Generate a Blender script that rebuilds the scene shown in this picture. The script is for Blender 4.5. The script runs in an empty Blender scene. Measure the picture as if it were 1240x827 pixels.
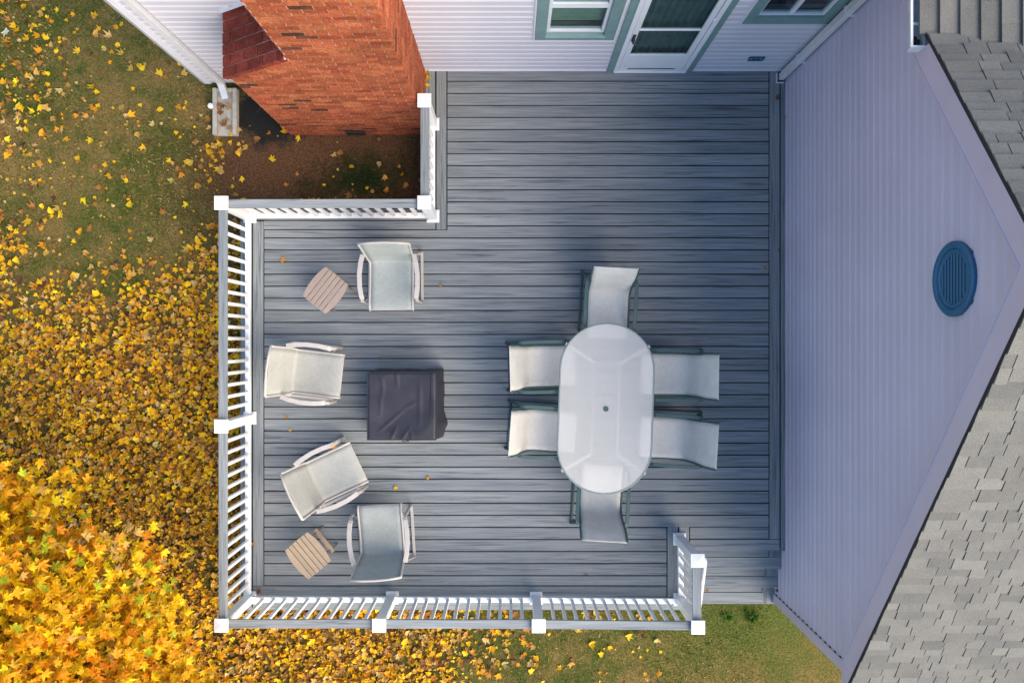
import bpy, bmesh, math, random
import numpy as np
from mathutils import Vector, Matrix

random.seed(7)
rng = np.random.default_rng(7)
scene = bpy.context.scene
R = math.radians

# ------------------------------------------------------------------ camera
CAMZ = 9.5
cam_d = bpy.data.cameras.new("camera")
cam_d.sensor_width = 36.0
cam_d.lens = 28.25
cam_d.clip_end = 500.0
cam = bpy.data.objects.new("camera", cam_d)
scene.collection.objects.link(cam)
cam.location = (0, 0, CAMZ)
scene.camera = cam

# ------------------------------------------------------------------ light
SUN_EL, SUN_AZ = 38.0, 124.0        # azimuth clockwise from +Y (photo top)
SUN_STR, SUN_ANG = 3.2, 64.0
SKY_STR = 0.135
EXPO = 1.15
world = bpy.data.worlds.new("World")
scene.world = world
world.use_nodes = True
wn = world.node_tree
for n in list(wn.nodes):
    wn.nodes.remove(n)
wo = wn.nodes.new("ShaderNodeOutputWorld")
bg = wn.nodes.new("ShaderNodeBackground")
sky = wn.nodes.new("ShaderNodeTexSky")
sky.sky_type = 'NISHITA'
sky.sun_disc = False
sky.sun_elevation = R(SUN_EL)
sky.sun_rotation = R(SUN_AZ)
sky.air_density = 2.0
sky.dust_density = 1.0
sky.ozone_density = 6.0
bg.inputs[1].default_value = SKY_STR
wn.links.new(sky.outputs[0], bg.inputs[0])
wn.links.new(bg.outputs[0], wo.inputs[0])
sun_d = bpy.data.lights.new("sun", 'SUN')
sun_d.energy = SUN_STR
sun_d.angle = R(SUN_ANG)
sun_d.color = (1.0, 0.82, 0.60)
sun = bpy.data.objects.new("sun", sun_d)
scene.collection.objects.link(sun)
sdir = Vector((math.sin(R(SUN_AZ)) * math.cos(R(SUN_EL)), math.cos(R(SUN_AZ)) * math.cos(R(SUN_EL)), math.sin(R(SUN_EL))))
sun.rotation_euler = (-sdir).to_track_quat('-Z', 'Y').to_euler()
sun.location = (8, -12, 20)
scene.view_settings.view_transform = 'Standard'
scene.view_settings.look = 'None'
scene.view_settings.exposure = EXPO
scene.view_settings.gamma = 1.0
scene.cycles.max_bounces = 8
scene.cycles.transparent_max_bounces = 12

# ------------------------------------------------------------------ helpers
COL = scene.collection
GZ = -0.50                                     # ground level (deck top is z = 0)


class MB:
    """collects faces; v, f lists"""
    def __init__(s):
        s.v = []; s.f = []; s.c = []

    def add(s, vs, fs):
        b = len(s.v)
        s.v += [tuple(p) for p in vs]
        s.f += [tuple(i + b for i in f) for f in fs]

    def box(s, x0, x1, y0, y1, z0, z1):
        s.add([(x0, y0, z0), (x1, y0, z0), (x1, y1, z0), (x0, y1, z0),
               (x0, y0, z1), (x1, y0, z1), (x1, y1, z1), (x0, y1, z1)], BOXF)

    def hexa(s, p):
        s.add(p, BOXF)

    def tube(s, pts, rad, n=8, close=False):
        pts = [Vector(p) for p in pts]
        m = len(pts)
        rr = rad if isinstance(rad, (list, tuple)) else [rad] * m
        up = None
        rings = []
        for i, p in enumerate(pts):
            a = pts[(i - 1) % m] if (i > 0 or close) else p
            b = pts[(i + 1) % m] if (i < m - 1 or close) else p
            t = (b - a).normalized()
            if up is None:
                up = Vector((0, 0, 1)) if abs(t.z) < .9 else Vector((0, 1, 0))
            x = t.cross(up).normalized()
            up = x.cross(t).normalized()
            rings.append([p + (x * math.cos(k * 2 * math.pi / n) + up * math.sin(k * 2 * math.pi / n)) * rr[i] for k in range(n)])
        vs = [q for r in rings for q in r]
        fs = []
        for i in range(m if close else m - 1):
            j = (i + 1) % m
            for k in range(n):
                l = (k + 1) % n
                fs.append((i * n + k, i * n + l, j * n + l, j * n + k))
        if not close:
            fs.append(tuple(range(n - 1, -1, -1)))
            fs.append(tuple((m - 1) * n + k for k in range(n)))
        s.add(vs, fs)

    def bar(s, pts, w, h, side=None, close=False):
        """flat rectangular bar swept along pts; w = width across 'side', h = thickness"""
        pts = [Vector(p) for p in pts]
        m = len(pts)
        rings = []
        for i, p in enumerate(pts):
            a = pts[(i - 1) % m] if (i > 0 or close) else p
            b = pts[(i + 1) % m] if (i < m - 1 or close) else p
            t = (b - a).normalized()
            sd = Vector(side) if side else t.cross(Vector((0, 0, 1))).normalized()
            sd = (sd - t * sd.dot(t)).normalized()
            nn = t.cross(sd).normalized()
            rings.append([p + sd * w / 2 + nn * h / 2, p - sd * w / 2 + nn * h / 2, p - sd * w / 2 - nn * h / 2, p + sd * w / 2 - nn * h / 2])
        vs = [q for r in rings for q in r]
        fs = []
        for i in range(m if close else m - 1):
            j = (i + 1) % m
            for k in range(4):
                l = (k + 1) % 4
                fs.append((i * 4 + k, i * 4 + l, j * 4 + l, j * 4 + k))
        if not close:
            fs.append((3, 2, 1, 0))
            fs.append(tuple((m - 1) * 4 + k for k in range(4)))
        s.add(vs, fs)

    def mesh(s, name, mat=None, bevel=0, smooth=False, seg=1):
        me = bpy.data.meshes.new(name)
        me.from_pydata(s.v, [], s.f)
        bm = bmesh.new()
        bm.from_mesh(me)
        bmesh.ops.recalc_face_normals(bm, faces=bm.faces)
        if bevel:
            bmesh.ops.bevel(bm, geom=list(bm.edges), offset=bevel, segments=seg, affect='EDGES', clamp_overlap=True)
        bm.to_mesh(me)
        bm.free()
        if mat:
            me.materials.append(mat)
        if smooth:
            me.polygons.foreach_set('use_smooth', [True] * len(me.polygons))
        return me


BOXF = [(0, 3, 2, 1), (4, 5, 6, 7), (0, 1, 5, 4), (1, 2, 6, 5), (2, 3, 7, 6), (3, 0, 4, 7)]
WP = {}


def empty(name, loc=(0, 0, 0), rz=0, label=None, cat=None, group=None, parent=None):
    o = bpy.data.objects.new(name, None)
    COL.objects.link(o)
    o.empty_display_size = 0.1
    WP[o.name] = Vector(loc)
    o.location = Vector(loc) - (WP[parent.name] if parent else Vector((0, 0, 0)))
    o.rotation_euler = (0, 0, rz)
    if parent:
        o.parent = parent
    tag(o, label, cat, group)
    return o


def tag(o, label=None, cat=None, group=None, kind=None):
    if label: o['label'] = label
    if cat: o['category'] = cat
    if group: o['group'] = group
    if kind: o['kind'] = kind
    return o


def put(name, me, parent=None, loc=(0, 0, 0), rot=None):
    """link mesh; loc is in WORLD coordinates when the parent is an unrotated root"""
    o = bpy.data.objects.new(name, me)
    COL.objects.link(o)
    WP[o.name] = Vector(loc)
    if parent:
        o.parent = parent
        o.location = Vector(loc) - WP[parent.name]
    else:
        o.location = loc
    if rot:
        o.rotation_euler = rot
    return o


def kids(o):
    return [c for c in bpy.data.objects if c.parent == o]


def copy_tree(o, parent=None):
    c = o.copy()
    COL.objects.link(c)
    if parent: c.parent = parent
    for ch in kids(o):
        copy_tree(ch, c)
    return c


# ------------------------------------------------------------------ materials
def newmat(name):
    m = bpy.data.materials.new(name)
    m.use_nodes = True
    return m, m.node_tree.nodes, m.node_tree.links, m.node_tree.nodes['Principled BSDF']


def N(nodes, t, **kw):
    n = nodes.new(t)
    for k, v in kw.items():
        setattr(n, k, v)
    return n


def ramp(nodes, links, src, stops):
    r = nodes.new('ShaderNodeValToRGB')
    cr = r.color_ramp
    while len(cr.elements) > 1:
        cr.elements.remove(cr.elements[-1])
    cr.elements[0].position = stops[0][0]
    cr.elements[0].color = (*stops[0][1], 1)
    for p, c in stops[1:]:
        e = cr.elements.new(p)
        e.color = (*c, 1)
    links.new(src, r.inputs[0])
    return r.outputs[0]


def coords(nodes, links, kind='pos', scale=(1, 1, 1), rnd=0.0):
    if kind == 'pos':
        src = nodes.new('ShaderNodeNewGeometry').outputs['Position']
    else:
        src = nodes.new('ShaderNodeTexCoord').outputs['Object']
    mp = nodes.new('ShaderNodeMapping')
    mp.inputs['Scale'].default_value = scale
    links.new(src, mp.inputs[0])
    if rnd:
        oi = nodes.new('ShaderNodeObjectInfo')
        mu = N(nodes, 'ShaderNodeMath', operation='MULTIPLY')
        mu.inputs[1].default_value = rnd
        links.new(oi.outputs['Random'], mu.inputs[0])
        links.new(mu.outputs[0], mp.inputs['Location'])
    return mp.outputs[0]


def noise(nodes, links, vec, scale, detail=4, rough=.55, dist=0):
    n = nodes.new('ShaderNodeTexNoise')
    n.inputs['Scale'].default_value = scale
    n.inputs['Detail'].default_value = detail
    n.inputs['Roughness'].default_value = rough
    n.inputs['Distortion'].default_value = dist
    links.new(vec, n.inputs['Vector'])
    return n.outputs['Fac']


def mix(nodes, links, fac, a, b, mode='MIX'):
    m = nodes.new('ShaderNodeMix')
    m.data_type = 'RGBA'
    m.blend_type = mode
    for s, v in ((0, fac), (6, a), (7, b)):
        if hasattr(v, 'is_linked') or hasattr(v, 'links'):
            links.new(v, m.inputs[s])
        elif s == 0:
            m.inputs[0].default_value = v
        else:
            m.inputs[s].default_value = (*v, 1)
    return m.outputs[2]


def bump(nodes, links, h, p, strength=.3, dist=.01):
    b = nodes.new('ShaderNodeBump')
    b.inputs['Strength'].default_value = strength
    b.inputs['Distance'].default_value = dist
    links.new(h, b.inputs['Height'])
    links.new(b.outputs[0], p.inputs['Normal'])


def simple(name, col, rough=.6, var=.12, vs=8.0, bumpy=.0, metal=0, rnd=0.0, spec=.5, fine=60):
    """plain material with gentle mottling and fine grain"""
    m, n, l, p = newmat(name)
    v = coords(n, l)
    a = noise(n, l, v, vs)
    dark = tuple(c * (1 - var * 1.4) for c in col)
    lite = tuple(min(1, c * (1 + var)) for c in col)
    c = ramp(n, l, a, [(.25, dark), (.75, lite)])
    if rnd:
        oi = n.new('ShaderNodeObjectInfo')
        mr = n.new('ShaderNodeMapRange')
        mr.inputs[3].default_value = 1 - rnd
        mr.inputs[4].default_value = 1 + rnd
        l.new(oi.outputs['Random'], mr.inputs[0])
        c = mix(n, l, 1.0, c, mr.outputs[0], 'MULTIPLY')
    l.new(c, p.inputs['Base Color'])
    p.inputs['Roughness'].default_value = rough
    p.inputs['Metallic'].default_value = metal
    p.inputs['Specular IOR Level'].default_value = spec
    if bumpy:
        bump(n, l, noise(n, l, v, fine, 3), p, bumpy, .003)
    return m


def deckmat(name, along_x=True, tone=1.0):
    m, n, l, p = newmat(name)
    g = (1, 1, 1)
    v1 = coords(n, l, 'pos', (1.1, 34, 34) if along_x else (34, 1.1, 34), 37.0)
    v2 = coords(n, l, 'pos', (1.9, 90, 90) if along_x else (90, 1.9, 90), 11.0)
    v3 = coords(n, l, 'pos', (.5, 9, 9) if along_x else (9, .5, 9), 5.0)
    a = noise(n, l, v1, 1.0, 5, .62)
    b = noise(n, l, v2, 1.0, 3, .6)
    c3 = noise(n, l, v3, 1.0, 2, .5)
    base = ramp(n, l, b, [(.3, tuple(x * tone for x in (.138, .160, .178))), (.7, tuple(x * tone for x in (.262, .284, .298)))])
    fine = ramp(n, l, a, [(.57, (1, 1, 1)), (.66, (.48, .51, .56))])
    wide = ramp(n, l, c3, [(.3, (.82, .83, .86)), (.7, (1.12, 1.1, 1.08))])
    c = mix(n, l, 1.0, base, fine, 'MULTIPLY')
    c = mix(n, l, 1.0, c, wide, 'MULTIPLY')
    oi = n.new('ShaderNodeObjectInfo')
    mr = n.new('ShaderNodeMapRange')
    mr.inputs[3].default_value = .9
    mr.inputs[4].default_value = 1.08
    l.new(oi.outputs['Random'], mr.inputs[0])
    c = mix(n, l, 1.0, c, mr.outputs[0], 'MULTIPLY')
    l.new(c, p.inputs['Base Color'])
    p.inputs['Roughness'].default_value = .62
    p.inputs['Specular IOR Level'].default_value = .35
    bump(n, l, b, p, .15, .002)
    return m


def brickmat(name, c1, c2, c3):
    m, n, l, p = newmat(name)
    v = coords(n, l, 'pos', (1, 1, 1))
    a = noise(n, l, v, 5, 4, .7)
    b = noise(n, l, v, 55, 4, .7)
    base = ramp(n, l, a, [(.3, c1), (.5, c2), (.72, c3)])
    mr = n.new('ShaderNodeMapRange')
    mr.inputs[3].default_value = .70
    mr.inputs[4].default_value = 1.14
    l.new(islandrand(n, l), mr.inputs[0])
    c = mix(n, l, 1.0, base, mr.outputs[0], 'MULTIPLY')
    c = mix(n, l, 1.0, c, ramp(n, l, b, [(.35, (.50, .45, .45)), (.58, (1.1, 1.1, 1.1))]), 'MULTIPLY')
    l.new(c, p.inputs['Base Color'])
    p.inputs['Roughness'].default_value = .9
    p.inputs['Specular IOR Level'].default_value = .2
    bump(n, l, b, p, .5, .004)
    return m


def islandrand(n, l):
    oi = n.new('ShaderNodeObjectInfo')
    ge = n.new('ShaderNodeNewGeometry')
    ad = N(n, 'ShaderNodeMath', operation='ADD')
    l.new(oi.outputs['Random'], ad.inputs[0])
    l.new(ge.outputs['Random Per Island'], ad.inputs[1])
    fr_ = N(n, 'ShaderNodeMath', operation='FRACT')
    l.new(ad.outputs[0], fr_.inputs[0])
    return fr_.outputs[0]


def attrmat(name, rough=.6, translucent=0.0, fine=40):
    m, n, l, p = newmat(name)
    at = n.new('ShaderNodeAttribute')
    at.attribute_name = 'Col'
    v = coords(n, l)
    a = noise(n, l, v, fine, 3)
    c = mix(n, l, 1.0, at.outputs['Color'], ramp(n, l, a, [(.3, (.75, .72, .7)), (.7, (1.15, 1.15, 1.15))]), 'MULTIPLY')
    l.new(c, p.inputs['Base Color'])
    p.inputs['Roughness'].default_value = rough
    p.inputs['Specular IOR Level'].default_value = .25
    if translucent:
        t = n.new('ShaderNodeBsdfTranslucent')
        l.new(c, t.inputs[0])
        mx = n.new('ShaderNodeMixShader')
        mx.inputs[0].default_value = translucent
        l.new(p.outputs[0], mx.inputs[1])
        l.new(t.outputs[0], mx.inputs[2])
        l.new(mx.outputs[0], n['Material Output'].inputs[0])
    return m


def leafmat(name, c1, c2, translucent=.35, pos=9.0):
    m, n, l, p = newmat(name)
    v = coords(n, l, 'pos')
    a = noise(n, l, v, pos, 4)
    oi = n.new('ShaderNodeObjectInfo')
    ad = N(n, 'ShaderNodeMath', operation='ADD')
    mu = N(n, 'ShaderNodeMath', operation='MULTIPLY')
    mu.inputs[1].default_value = .5
    l.new(oi.outputs['Random'], mu.inputs[0])
    l.new(a, ad.inputs[0])
    l.new(mu.outputs[0], ad.inputs[1])
    c = ramp(n, l, ad.outputs[0], [(.45, c1), (1.0, c2)])
    l.new(c, p.inputs['Base Color'])
    p.inputs['Roughness'].default_value = .55
    t = n.new('ShaderNodeBsdfTranslucent')
    l.new(c, t.inputs[0])
    mx = n.new('ShaderNodeMixShader')
    mx.inputs[0].default_value = translucent
    l.new(p.outputs[0], mx.inputs[1])
    l.new(t.outputs[0], mx.inputs[2])
    l.new(mx.outputs[0], n['Material Output'].inputs[0])
    return m


def fabricmat(name, col, dark=.85):
    m, n, l, p = newmat(name)
    v = coords(n, l, 'obj')
    w1 = coords(n, l, 'obj', (18, 340, 120))
    w2 = coords(n, l, 'obj', (340, 18, 120))
    a = noise(n, l, w1, 1, 2)
    b = noise(n, l, w2, 1, 2)
    s = noise(n, l, v, 5, 3)
    ab = mix(n, l, .5, a, b)
    c = ramp(n, l, ab, [(.38, tuple(x * dark for x in col)), (.62, col)])
    c = mix(n, l, 1.0, c, ramp(n, l, s, [(.3, (.9, .9, .88)), (.7, (1.04, 1.04, 1.04))]), 'MULTIPLY')
    l.new(c, p.inputs['Base Color'])
    p.inputs['Roughness'].default_value = .75
    p.inputs['Specular IOR Level'].default_value = .3
    bump(n, l, ab, p, .25, .002)
    return m


M = {}
M['deckx'] = deckmat('deck_grain_across', True)
M['decky'] = deckmat('deck_grain_along', False, .98)
M['deckbase'] = simple('deck_framing', (.02, .02, .022), .9)
M['rail_top_x'] = deckmat('rail_grain_across', True, 1.08)
M['rail_top_y'] = deckmat('rail_grain_along', False, 1.08)
M['white'] = simple('white_vinyl', (.82, .83, .85), .38, .05, 4)
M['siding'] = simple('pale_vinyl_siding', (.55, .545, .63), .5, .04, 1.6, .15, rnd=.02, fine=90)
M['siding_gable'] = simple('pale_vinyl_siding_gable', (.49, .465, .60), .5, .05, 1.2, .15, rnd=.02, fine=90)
M['trim_pale'] = simple('pale_trim', (.50, .445, .555), .5, .04, 2)
M['corner'] = simple('white_trim', (.66, .67, .75), .5, .04, 3)
M['teal'] = simple('teal_paint', (.16, .265, .275), .5, .10, 6, .2)
M['teal_shade'] = simple('teal_paint_blue_shade', (.012, .105, .225), .5, .10, 9, .2)  # trim teal with the blue of the shade put into its colour
M['whitepaint'] = simple('white_door_paint', (.70, .73, .80), .4, .04, 5)
M['black'] = simple('black_metal', (.02, .022, .022), .4)
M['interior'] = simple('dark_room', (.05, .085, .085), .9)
M['blind'] = simple('blind_slat', (.30, .37, .33), .7, .1)
M['curtain'] = simple('sheer_curtain', (.16, .20, .215), .9, .2, 12)
M['downspout'] = simple('downspout_paint', (.60, .61, .66), .45, .06, 7)
M['gutter_in'] = simple('gutter_lining', (.45, .52, .54), .5, .15, 20)
M['concrete'] = simple('concrete', (.42, .39, .34), .9, .18, 14, .5)
M['mortar'] = simple('mortar', (.50, .33, .30), .95, .2, 10, .5)
M['brick_a'] = brickmat('brick_orange', (.31, .084, .038), (.42, .125, .052), (.48, .17, .08))
M['brick_b'] = brickmat('brick_red', (.28, .066, .034), (.38, .095, .044), (.43, .125, .06))
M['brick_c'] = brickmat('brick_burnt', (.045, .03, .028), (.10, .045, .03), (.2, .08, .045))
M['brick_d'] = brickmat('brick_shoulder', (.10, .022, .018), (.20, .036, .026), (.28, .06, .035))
M['roofedge'] = simple('roof_edge_dark', (.015, .018, .022), .8)


def shinglemat(name, c):
    m, n, l, p = newmat(name)
    v = coords(n, l)
    a = noise(n, l, v, 160, 3, .8)
    b = noise(n, l, v, 3.5, 4, .6)
    base = ramp(n, l, a, [(.32, tuple(x * .62 for x in c)), (.5, c), (.68, tuple(x * 1.35 for x in c))])
    mr = n.new('ShaderNodeMapRange')
    mr.inputs[3].default_value = .86
    mr.inputs[4].default_value = 1.08
    l.new(islandrand(n, l), mr.inputs[0])
    cc = mix(n, l, 1.0, base, mr.outputs[0], 'MULTIPLY')
    cc = mix(n, l, 1.0, cc, ramp(n, l, b, [(.3, (.88, .88, .9)), (.7, (1.08, 1.07, 1.05))]), 'MULTIPLY')
    l.new(cc, p.inputs['Base Color'])
    p.inputs['Roughness'].default_value = .95
    p.inputs['Specular IOR Level'].default_value = .15
    bump(n, l, a, p, .6, .004)
    return m


M['sh'] = [shinglemat('shingle_grey', (.160, .157, .150)), shinglemat('shingle_light', (.172, .169, .161)), shinglemat('shingle_dark', (.142, .141, .136))]
M['fab_din'] = fabricmat('sling_cream', (.60, .59, .575), .8)
M['fab_lou'] = fabricmat('sling_grey_green', (.36, .395, .395), .78)
M['fab_lou2'] = fabricmat('sling_beige_grey', (.415, .42, .40), .78)
M['frame_teal'] = simple('green_metal', (.034, .078, .080), .4, .06, 20)
M['frame_cream'] = simple('cream_metal', (.43, .405, .39), .4, .05, 20)
M['wood_a'] = simple('slat_brown', (.30, .235, .20), .6, .08, 25, .3, rnd=.06)
M['wood_b'] = simple('slat_tan', (.36, .27, .19), .6, .08, 25, .3, rnd=.06)
M['leg_dark'] = simple('leg_grey_brown', (.12, .11, .095), .6, .08, 25)
M['hole'] = simple('umbrella_hole', (.05, .10, .09), .5)

# table glass: pebbled, milky
m, n, l, p = newmat('pebbled_glass')
v = coords(n, l, 'obj')
a = noise(n, l, v, 70, 3)
l.new(ramp(n, l, a, [(.3, (.72, .715, .70)), (.7, (.79, .785, .77))]), p.inputs['Base Color'])
p.inputs['Roughness'].default_value = .5
tr = n.new('ShaderNodeBsdfTransparent')
mx = n.new('ShaderNodeMixShader')
mx.inputs[0].default_value = .63
l.new(p.outputs[0], mx.inputs[1])
l.new(tr.outputs[0], mx.inputs[2])
l.new(mx.outputs[0], n['Material Output'].inputs[0])
bump(n, l, a, p, .35, .003)
M['glass_table'] = m

# window glass
m, n, l, p = newmat('window_glass')
v = coords(n, l, 'pos', (3, 3, 3))
tr = n.new('ShaderNodeBsdfTransparent')
tr.inputs[0].default_value = (.72, .82, .80, 1)
gl = n.new('ShaderNodeBsdfGlossy')
gl.inputs['Roughness'].default_value = .04
fr = n.new('ShaderNodeFresnel')
fr.inputs[0].default_value = 1.5
l.new(ramp(n, l, noise(n, l, v, 1, 2), [(.2, (.85, .85, .85)), (.8, (.95, .95, .95))]), gl.inputs[0])
mx = n.new('ShaderNodeMixShader')
bf_ = n.new('ShaderNodeNewGeometry')
inv_ = N(n, 'ShaderNodeMath', operation='SUBTRACT')
inv_.inputs[0].default_value = 1.0
l.new(bf_.outputs['Backfacing'], inv_.inputs[1])
mul_ = N(n, 'ShaderNodeMath', operation='MULTIPLY')
l.new(fr.outputs[0], mul_.inputs[0])
l.new(inv_.outputs[0], mul_.inputs[1])
l.new(mul_.outputs[0], mx.inputs[0])
l.new(tr.outputs[0], mx.inputs[1])
l.new(gl.outputs[0], mx.inputs[2])
l.new(mx.outputs[0], n['Material Output'].inputs[0])
M['glass'] = m

# dark cloth cover
m, n, l, p = newmat('cover_cloth')
v = coords(n, l, 'obj')
a = noise(n, l, v, 6, 4, .6)
b = noise(n, l, v, 260, 2)
l.new(ramp(n, l, a, [(.3, (.011, .011, .021)), (.7, (.022, .021, .036))]), p.inputs['Base Color'])
p.inputs['Roughness'].default_value = .55
bump(n, l, b, p, .2, .002)
M['cover'] = m
M['cover_seam'] = simple('cover_seam', (.02, .02, .026), .7)

# ground
m, n, l, p = newmat('lawn_soil')
v = coords(n, l)
big = noise(n, l, v, .55, 5, .6, .6)
mid = noise(n, l, v, 3.0, 5, .7)
fine = noise(n, l, v, 48, 4, .8)
vf = noise(n, l, v, 150, 3, .8)
green = ramp(n, l, fine, [(.25, (.022, .034, .008)), (.5, (.080, .095, .020)), (.8, (.20, .20, .05))])
tan = ramp(n, l, fine, [(.25, (.09, .055, .016)), (.5, (.22, .145, .048)), (.8, (.42, .31, .13))])
mm = N(n, 'ShaderNodeMath', operation='ADD')
l.new(big, mm.inputs[0])
l.new(mid, mm.inputs[1])
fac = ramp(n, l, mm.outputs[0], [(.42, (0, 0, 0)), (.62, (1, 1, 1))])
mm2 = N(n, 'ShaderNodeMath', operation='MULTIPLY')
mm2.inputs[1].default_value = .5
l.new(mm.outputs[0], mm2.inputs[0])
fac = ramp(n, l, mm2.outputs[0], [(.44, (0, 0, 0)), (.56, (1, 1, 1))])
c = mix(n, l, fac, green, tan)


def blob(cx, cy, r0, r1, sx=1.0, sy=1.0):
    """soft round patch of another soil: 1 inside r0, 0 outside r1, ragged edge"""
    mp = n.new('ShaderNodeMapping')
    mp.vector_type = 'POINT'
    mp.inputs['Location'].default_value = (-cx * sx, -cy * sy, -GZ)
    mp.inputs['Scale'].default_value = (sx, sy, 1)
    l.new(n.new('ShaderNodeNewGeometry').outputs['Position'], mp.inputs[0])
    ln = N(n, 'ShaderNodeVectorMath', operation='LENGTH')
    l.new(mp.outputs[0], ln.inputs[0])
    ad = N(n, 'ShaderNodeMath', operation='MULTIPLY_ADD')
    ad.inputs[1].default_value = .9
    l.new(mid, ad.inputs[0])
    l.new(ln.outputs['Value'], ad.inputs[2])
    mr = n.new('ShaderNodeMapRange')
    mr.inputs[1].default_value = r0 + .45
    mr.inputs[2].default_value = r1 + .45
    mr.inputs[3].default_value = 1
    mr.inputs[4].default_value = 0
    l.new(ad.outputs[0], mr.inputs[0])
    return mr.outputs[0]


soil = ramp(n, l, fine, [(.25, (.035, .016, .009)), (.5, (.13, .064, .032)), (.62, (.19, .10, .05)), (.75, (.42, .30, .19))])
grit = ramp(n, l, vf, [(.3, (.010, .010, .010)), (.6, (.035, .033, .031)), (.85, (.14, .13, .12))])
moss = ramp(n, l, fine, [(.25, (.006, .014, .004)), (.75, (.030, .050, .012))])
lush = ramp(n, l, fine, [(.25, (.022, .034, .008)), (.5, (.10, .125, .026)), (.8, (.28, .26, .08))])
c = mix(n, l, blob(2.9, -3.3, .35, 1.3, .6, 1.0), c, lush)
c = mix(n, l, blob(-2.1, 2.0, .9, 1.5, .62, 1.0), c, soil)
c = mix(n, l, blob(-1.85, 2.0, .05, .42, .45, 1.0), c, moss)
c = mix(n, l, blob(-3.05, 2.85, .30, .50, 1.0, .8), c, grit)
l.new(c, p.inputs['Base Color'])
p.inputs['Roughness'].default_value = .95
p.inputs['Specular IOR Level'].default_value = .1
bump(n, l, fine, p, 1.0, .03)
M['ground'] = m
M['blades'] = attrmat('grass_blades', .7, .2, 30)
M['litter'] = attrmat('leaf_litter', .6, .18, 60)
M['crownmat'] = attrmat('crown_leaves', .5, .30, 30)
M['bark'] = simple('bark', (.09, .07, .055), .95, .3, 12, .8)

# ------------------------------------------------------------------ ground
g = MB()
nx = 60
xs = np.concatenate([np.linspace(-60, -9, 8), np.linspace(-8, 8, 81), np.linspace(9, 60, 8)])
gm_v, gm_f = [], []
for j, y in enumerate(xs):
    for i, x in enumerate(xs):
        near = abs(x) < 8 and abs(y) < 8
        z = GZ + (.012 * math.sin(x * 2.3 + y) * math.cos(y * 1.9 - x * .6) - .012 if near else -.012)
        gm_v.append((x, y, z))
w = len(xs)
for j in range(w - 1):
    for i in range(w - 1):
        gm_f.append((j * w + i, j * w + i + 1, (j + 1) * w + i + 1, (j + 1) * w + i))
g.add(gm_v, gm_f)
tag(put('ground', g.mesh('ground', M['ground'], smooth=True)), kind='structure')

# ------------------------------------------------------------------ house
house = empty('house', (0, 3.22, GZ), label='pale sided house with brick chimney, glass door and shingled gable wing', cat='house')
YW = 3.22           # rear wall plane
XG = 3.25           # gable wall plane
XL = -3.80          # left corner
CZ = .127


def roofz(y):
    return 4.945 - (.74 * (y - .45) if y > .45 else .76 * (.45 - y))


# openings in rear wall: (x0,x1,z0,z1)
WIN1 = (.24, 1.075, .99, 2.55)
DOOR = (1.12, 2.13, -.02, 2.25)
WIN2 = (2.31, 3.18, 1.42, 2.5)
wcore = MB()


def wall_fill(zlo, zhi, holes, x0, x1):
    zs = sorted({zlo, zhi} | {h[2] for h in holes} | {h[3] for h in holes})
    zs = [z for z in zs if zlo <= z <= zhi]
    for a, b in zip(zs[:-1], zs[1:]):
        cur = x0
        for h in sorted(holes):
            if h[2] < (a + b) / 2 < h[3]:
                if h[0] > cur:
                    yield cur, h[0], a, b
                cur = max(cur, h[1])
        if cur < x1:
            yield cur, x1, a, b


IN = .045
holes_in = [(h[0] + IN, h[1] - IN, h[2] + IN, h[3] - IN) for h in (WIN1, DOOR, WIN2)]
for a in wall_fill(GZ - .1, 5.0, holes_in, XL, XG + .2):
    wcore.box(a[0], a[1], YW + .001, YW + .15, a[2], a[3])
put('wall', wcore.mesh('wall', M['siding']), house)
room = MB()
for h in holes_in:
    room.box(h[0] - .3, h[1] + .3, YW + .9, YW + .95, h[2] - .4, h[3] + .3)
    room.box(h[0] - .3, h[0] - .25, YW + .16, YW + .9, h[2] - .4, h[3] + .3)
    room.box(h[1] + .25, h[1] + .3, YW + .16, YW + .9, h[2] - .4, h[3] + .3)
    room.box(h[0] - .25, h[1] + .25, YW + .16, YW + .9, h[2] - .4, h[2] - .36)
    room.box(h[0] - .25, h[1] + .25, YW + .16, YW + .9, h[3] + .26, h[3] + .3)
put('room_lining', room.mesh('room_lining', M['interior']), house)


def lap_rear(x0, x1, z0, z1, parent, mat, name='clapboard'):
    b = MB()
    y = YW
    # dutch-lap like profile: thick butt at the bottom, thin at the top
    t0, t1 = .021, .004
    p = [(y, z0), (y - t0, z0), (y - t0 * .97, z0 + .080), (y - t1, z0 + (z1 - z0) * .86), (y - t1, z1), (y, z1)]
    vs = [(x0, a, c) for a, c in p] + [(x1, a, c) for a, c in p]
    k = len(p)
    fs = [(i, (i + 1) % k, k + (i + 1) % k, k + i) for i in range(k)] + [tuple(range(k - 1, -1, -1)), tuple(range(k, 2 * k))]
    b.add(vs, fs)
    return put(name, b.mesh(name, mat), parent)


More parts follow.
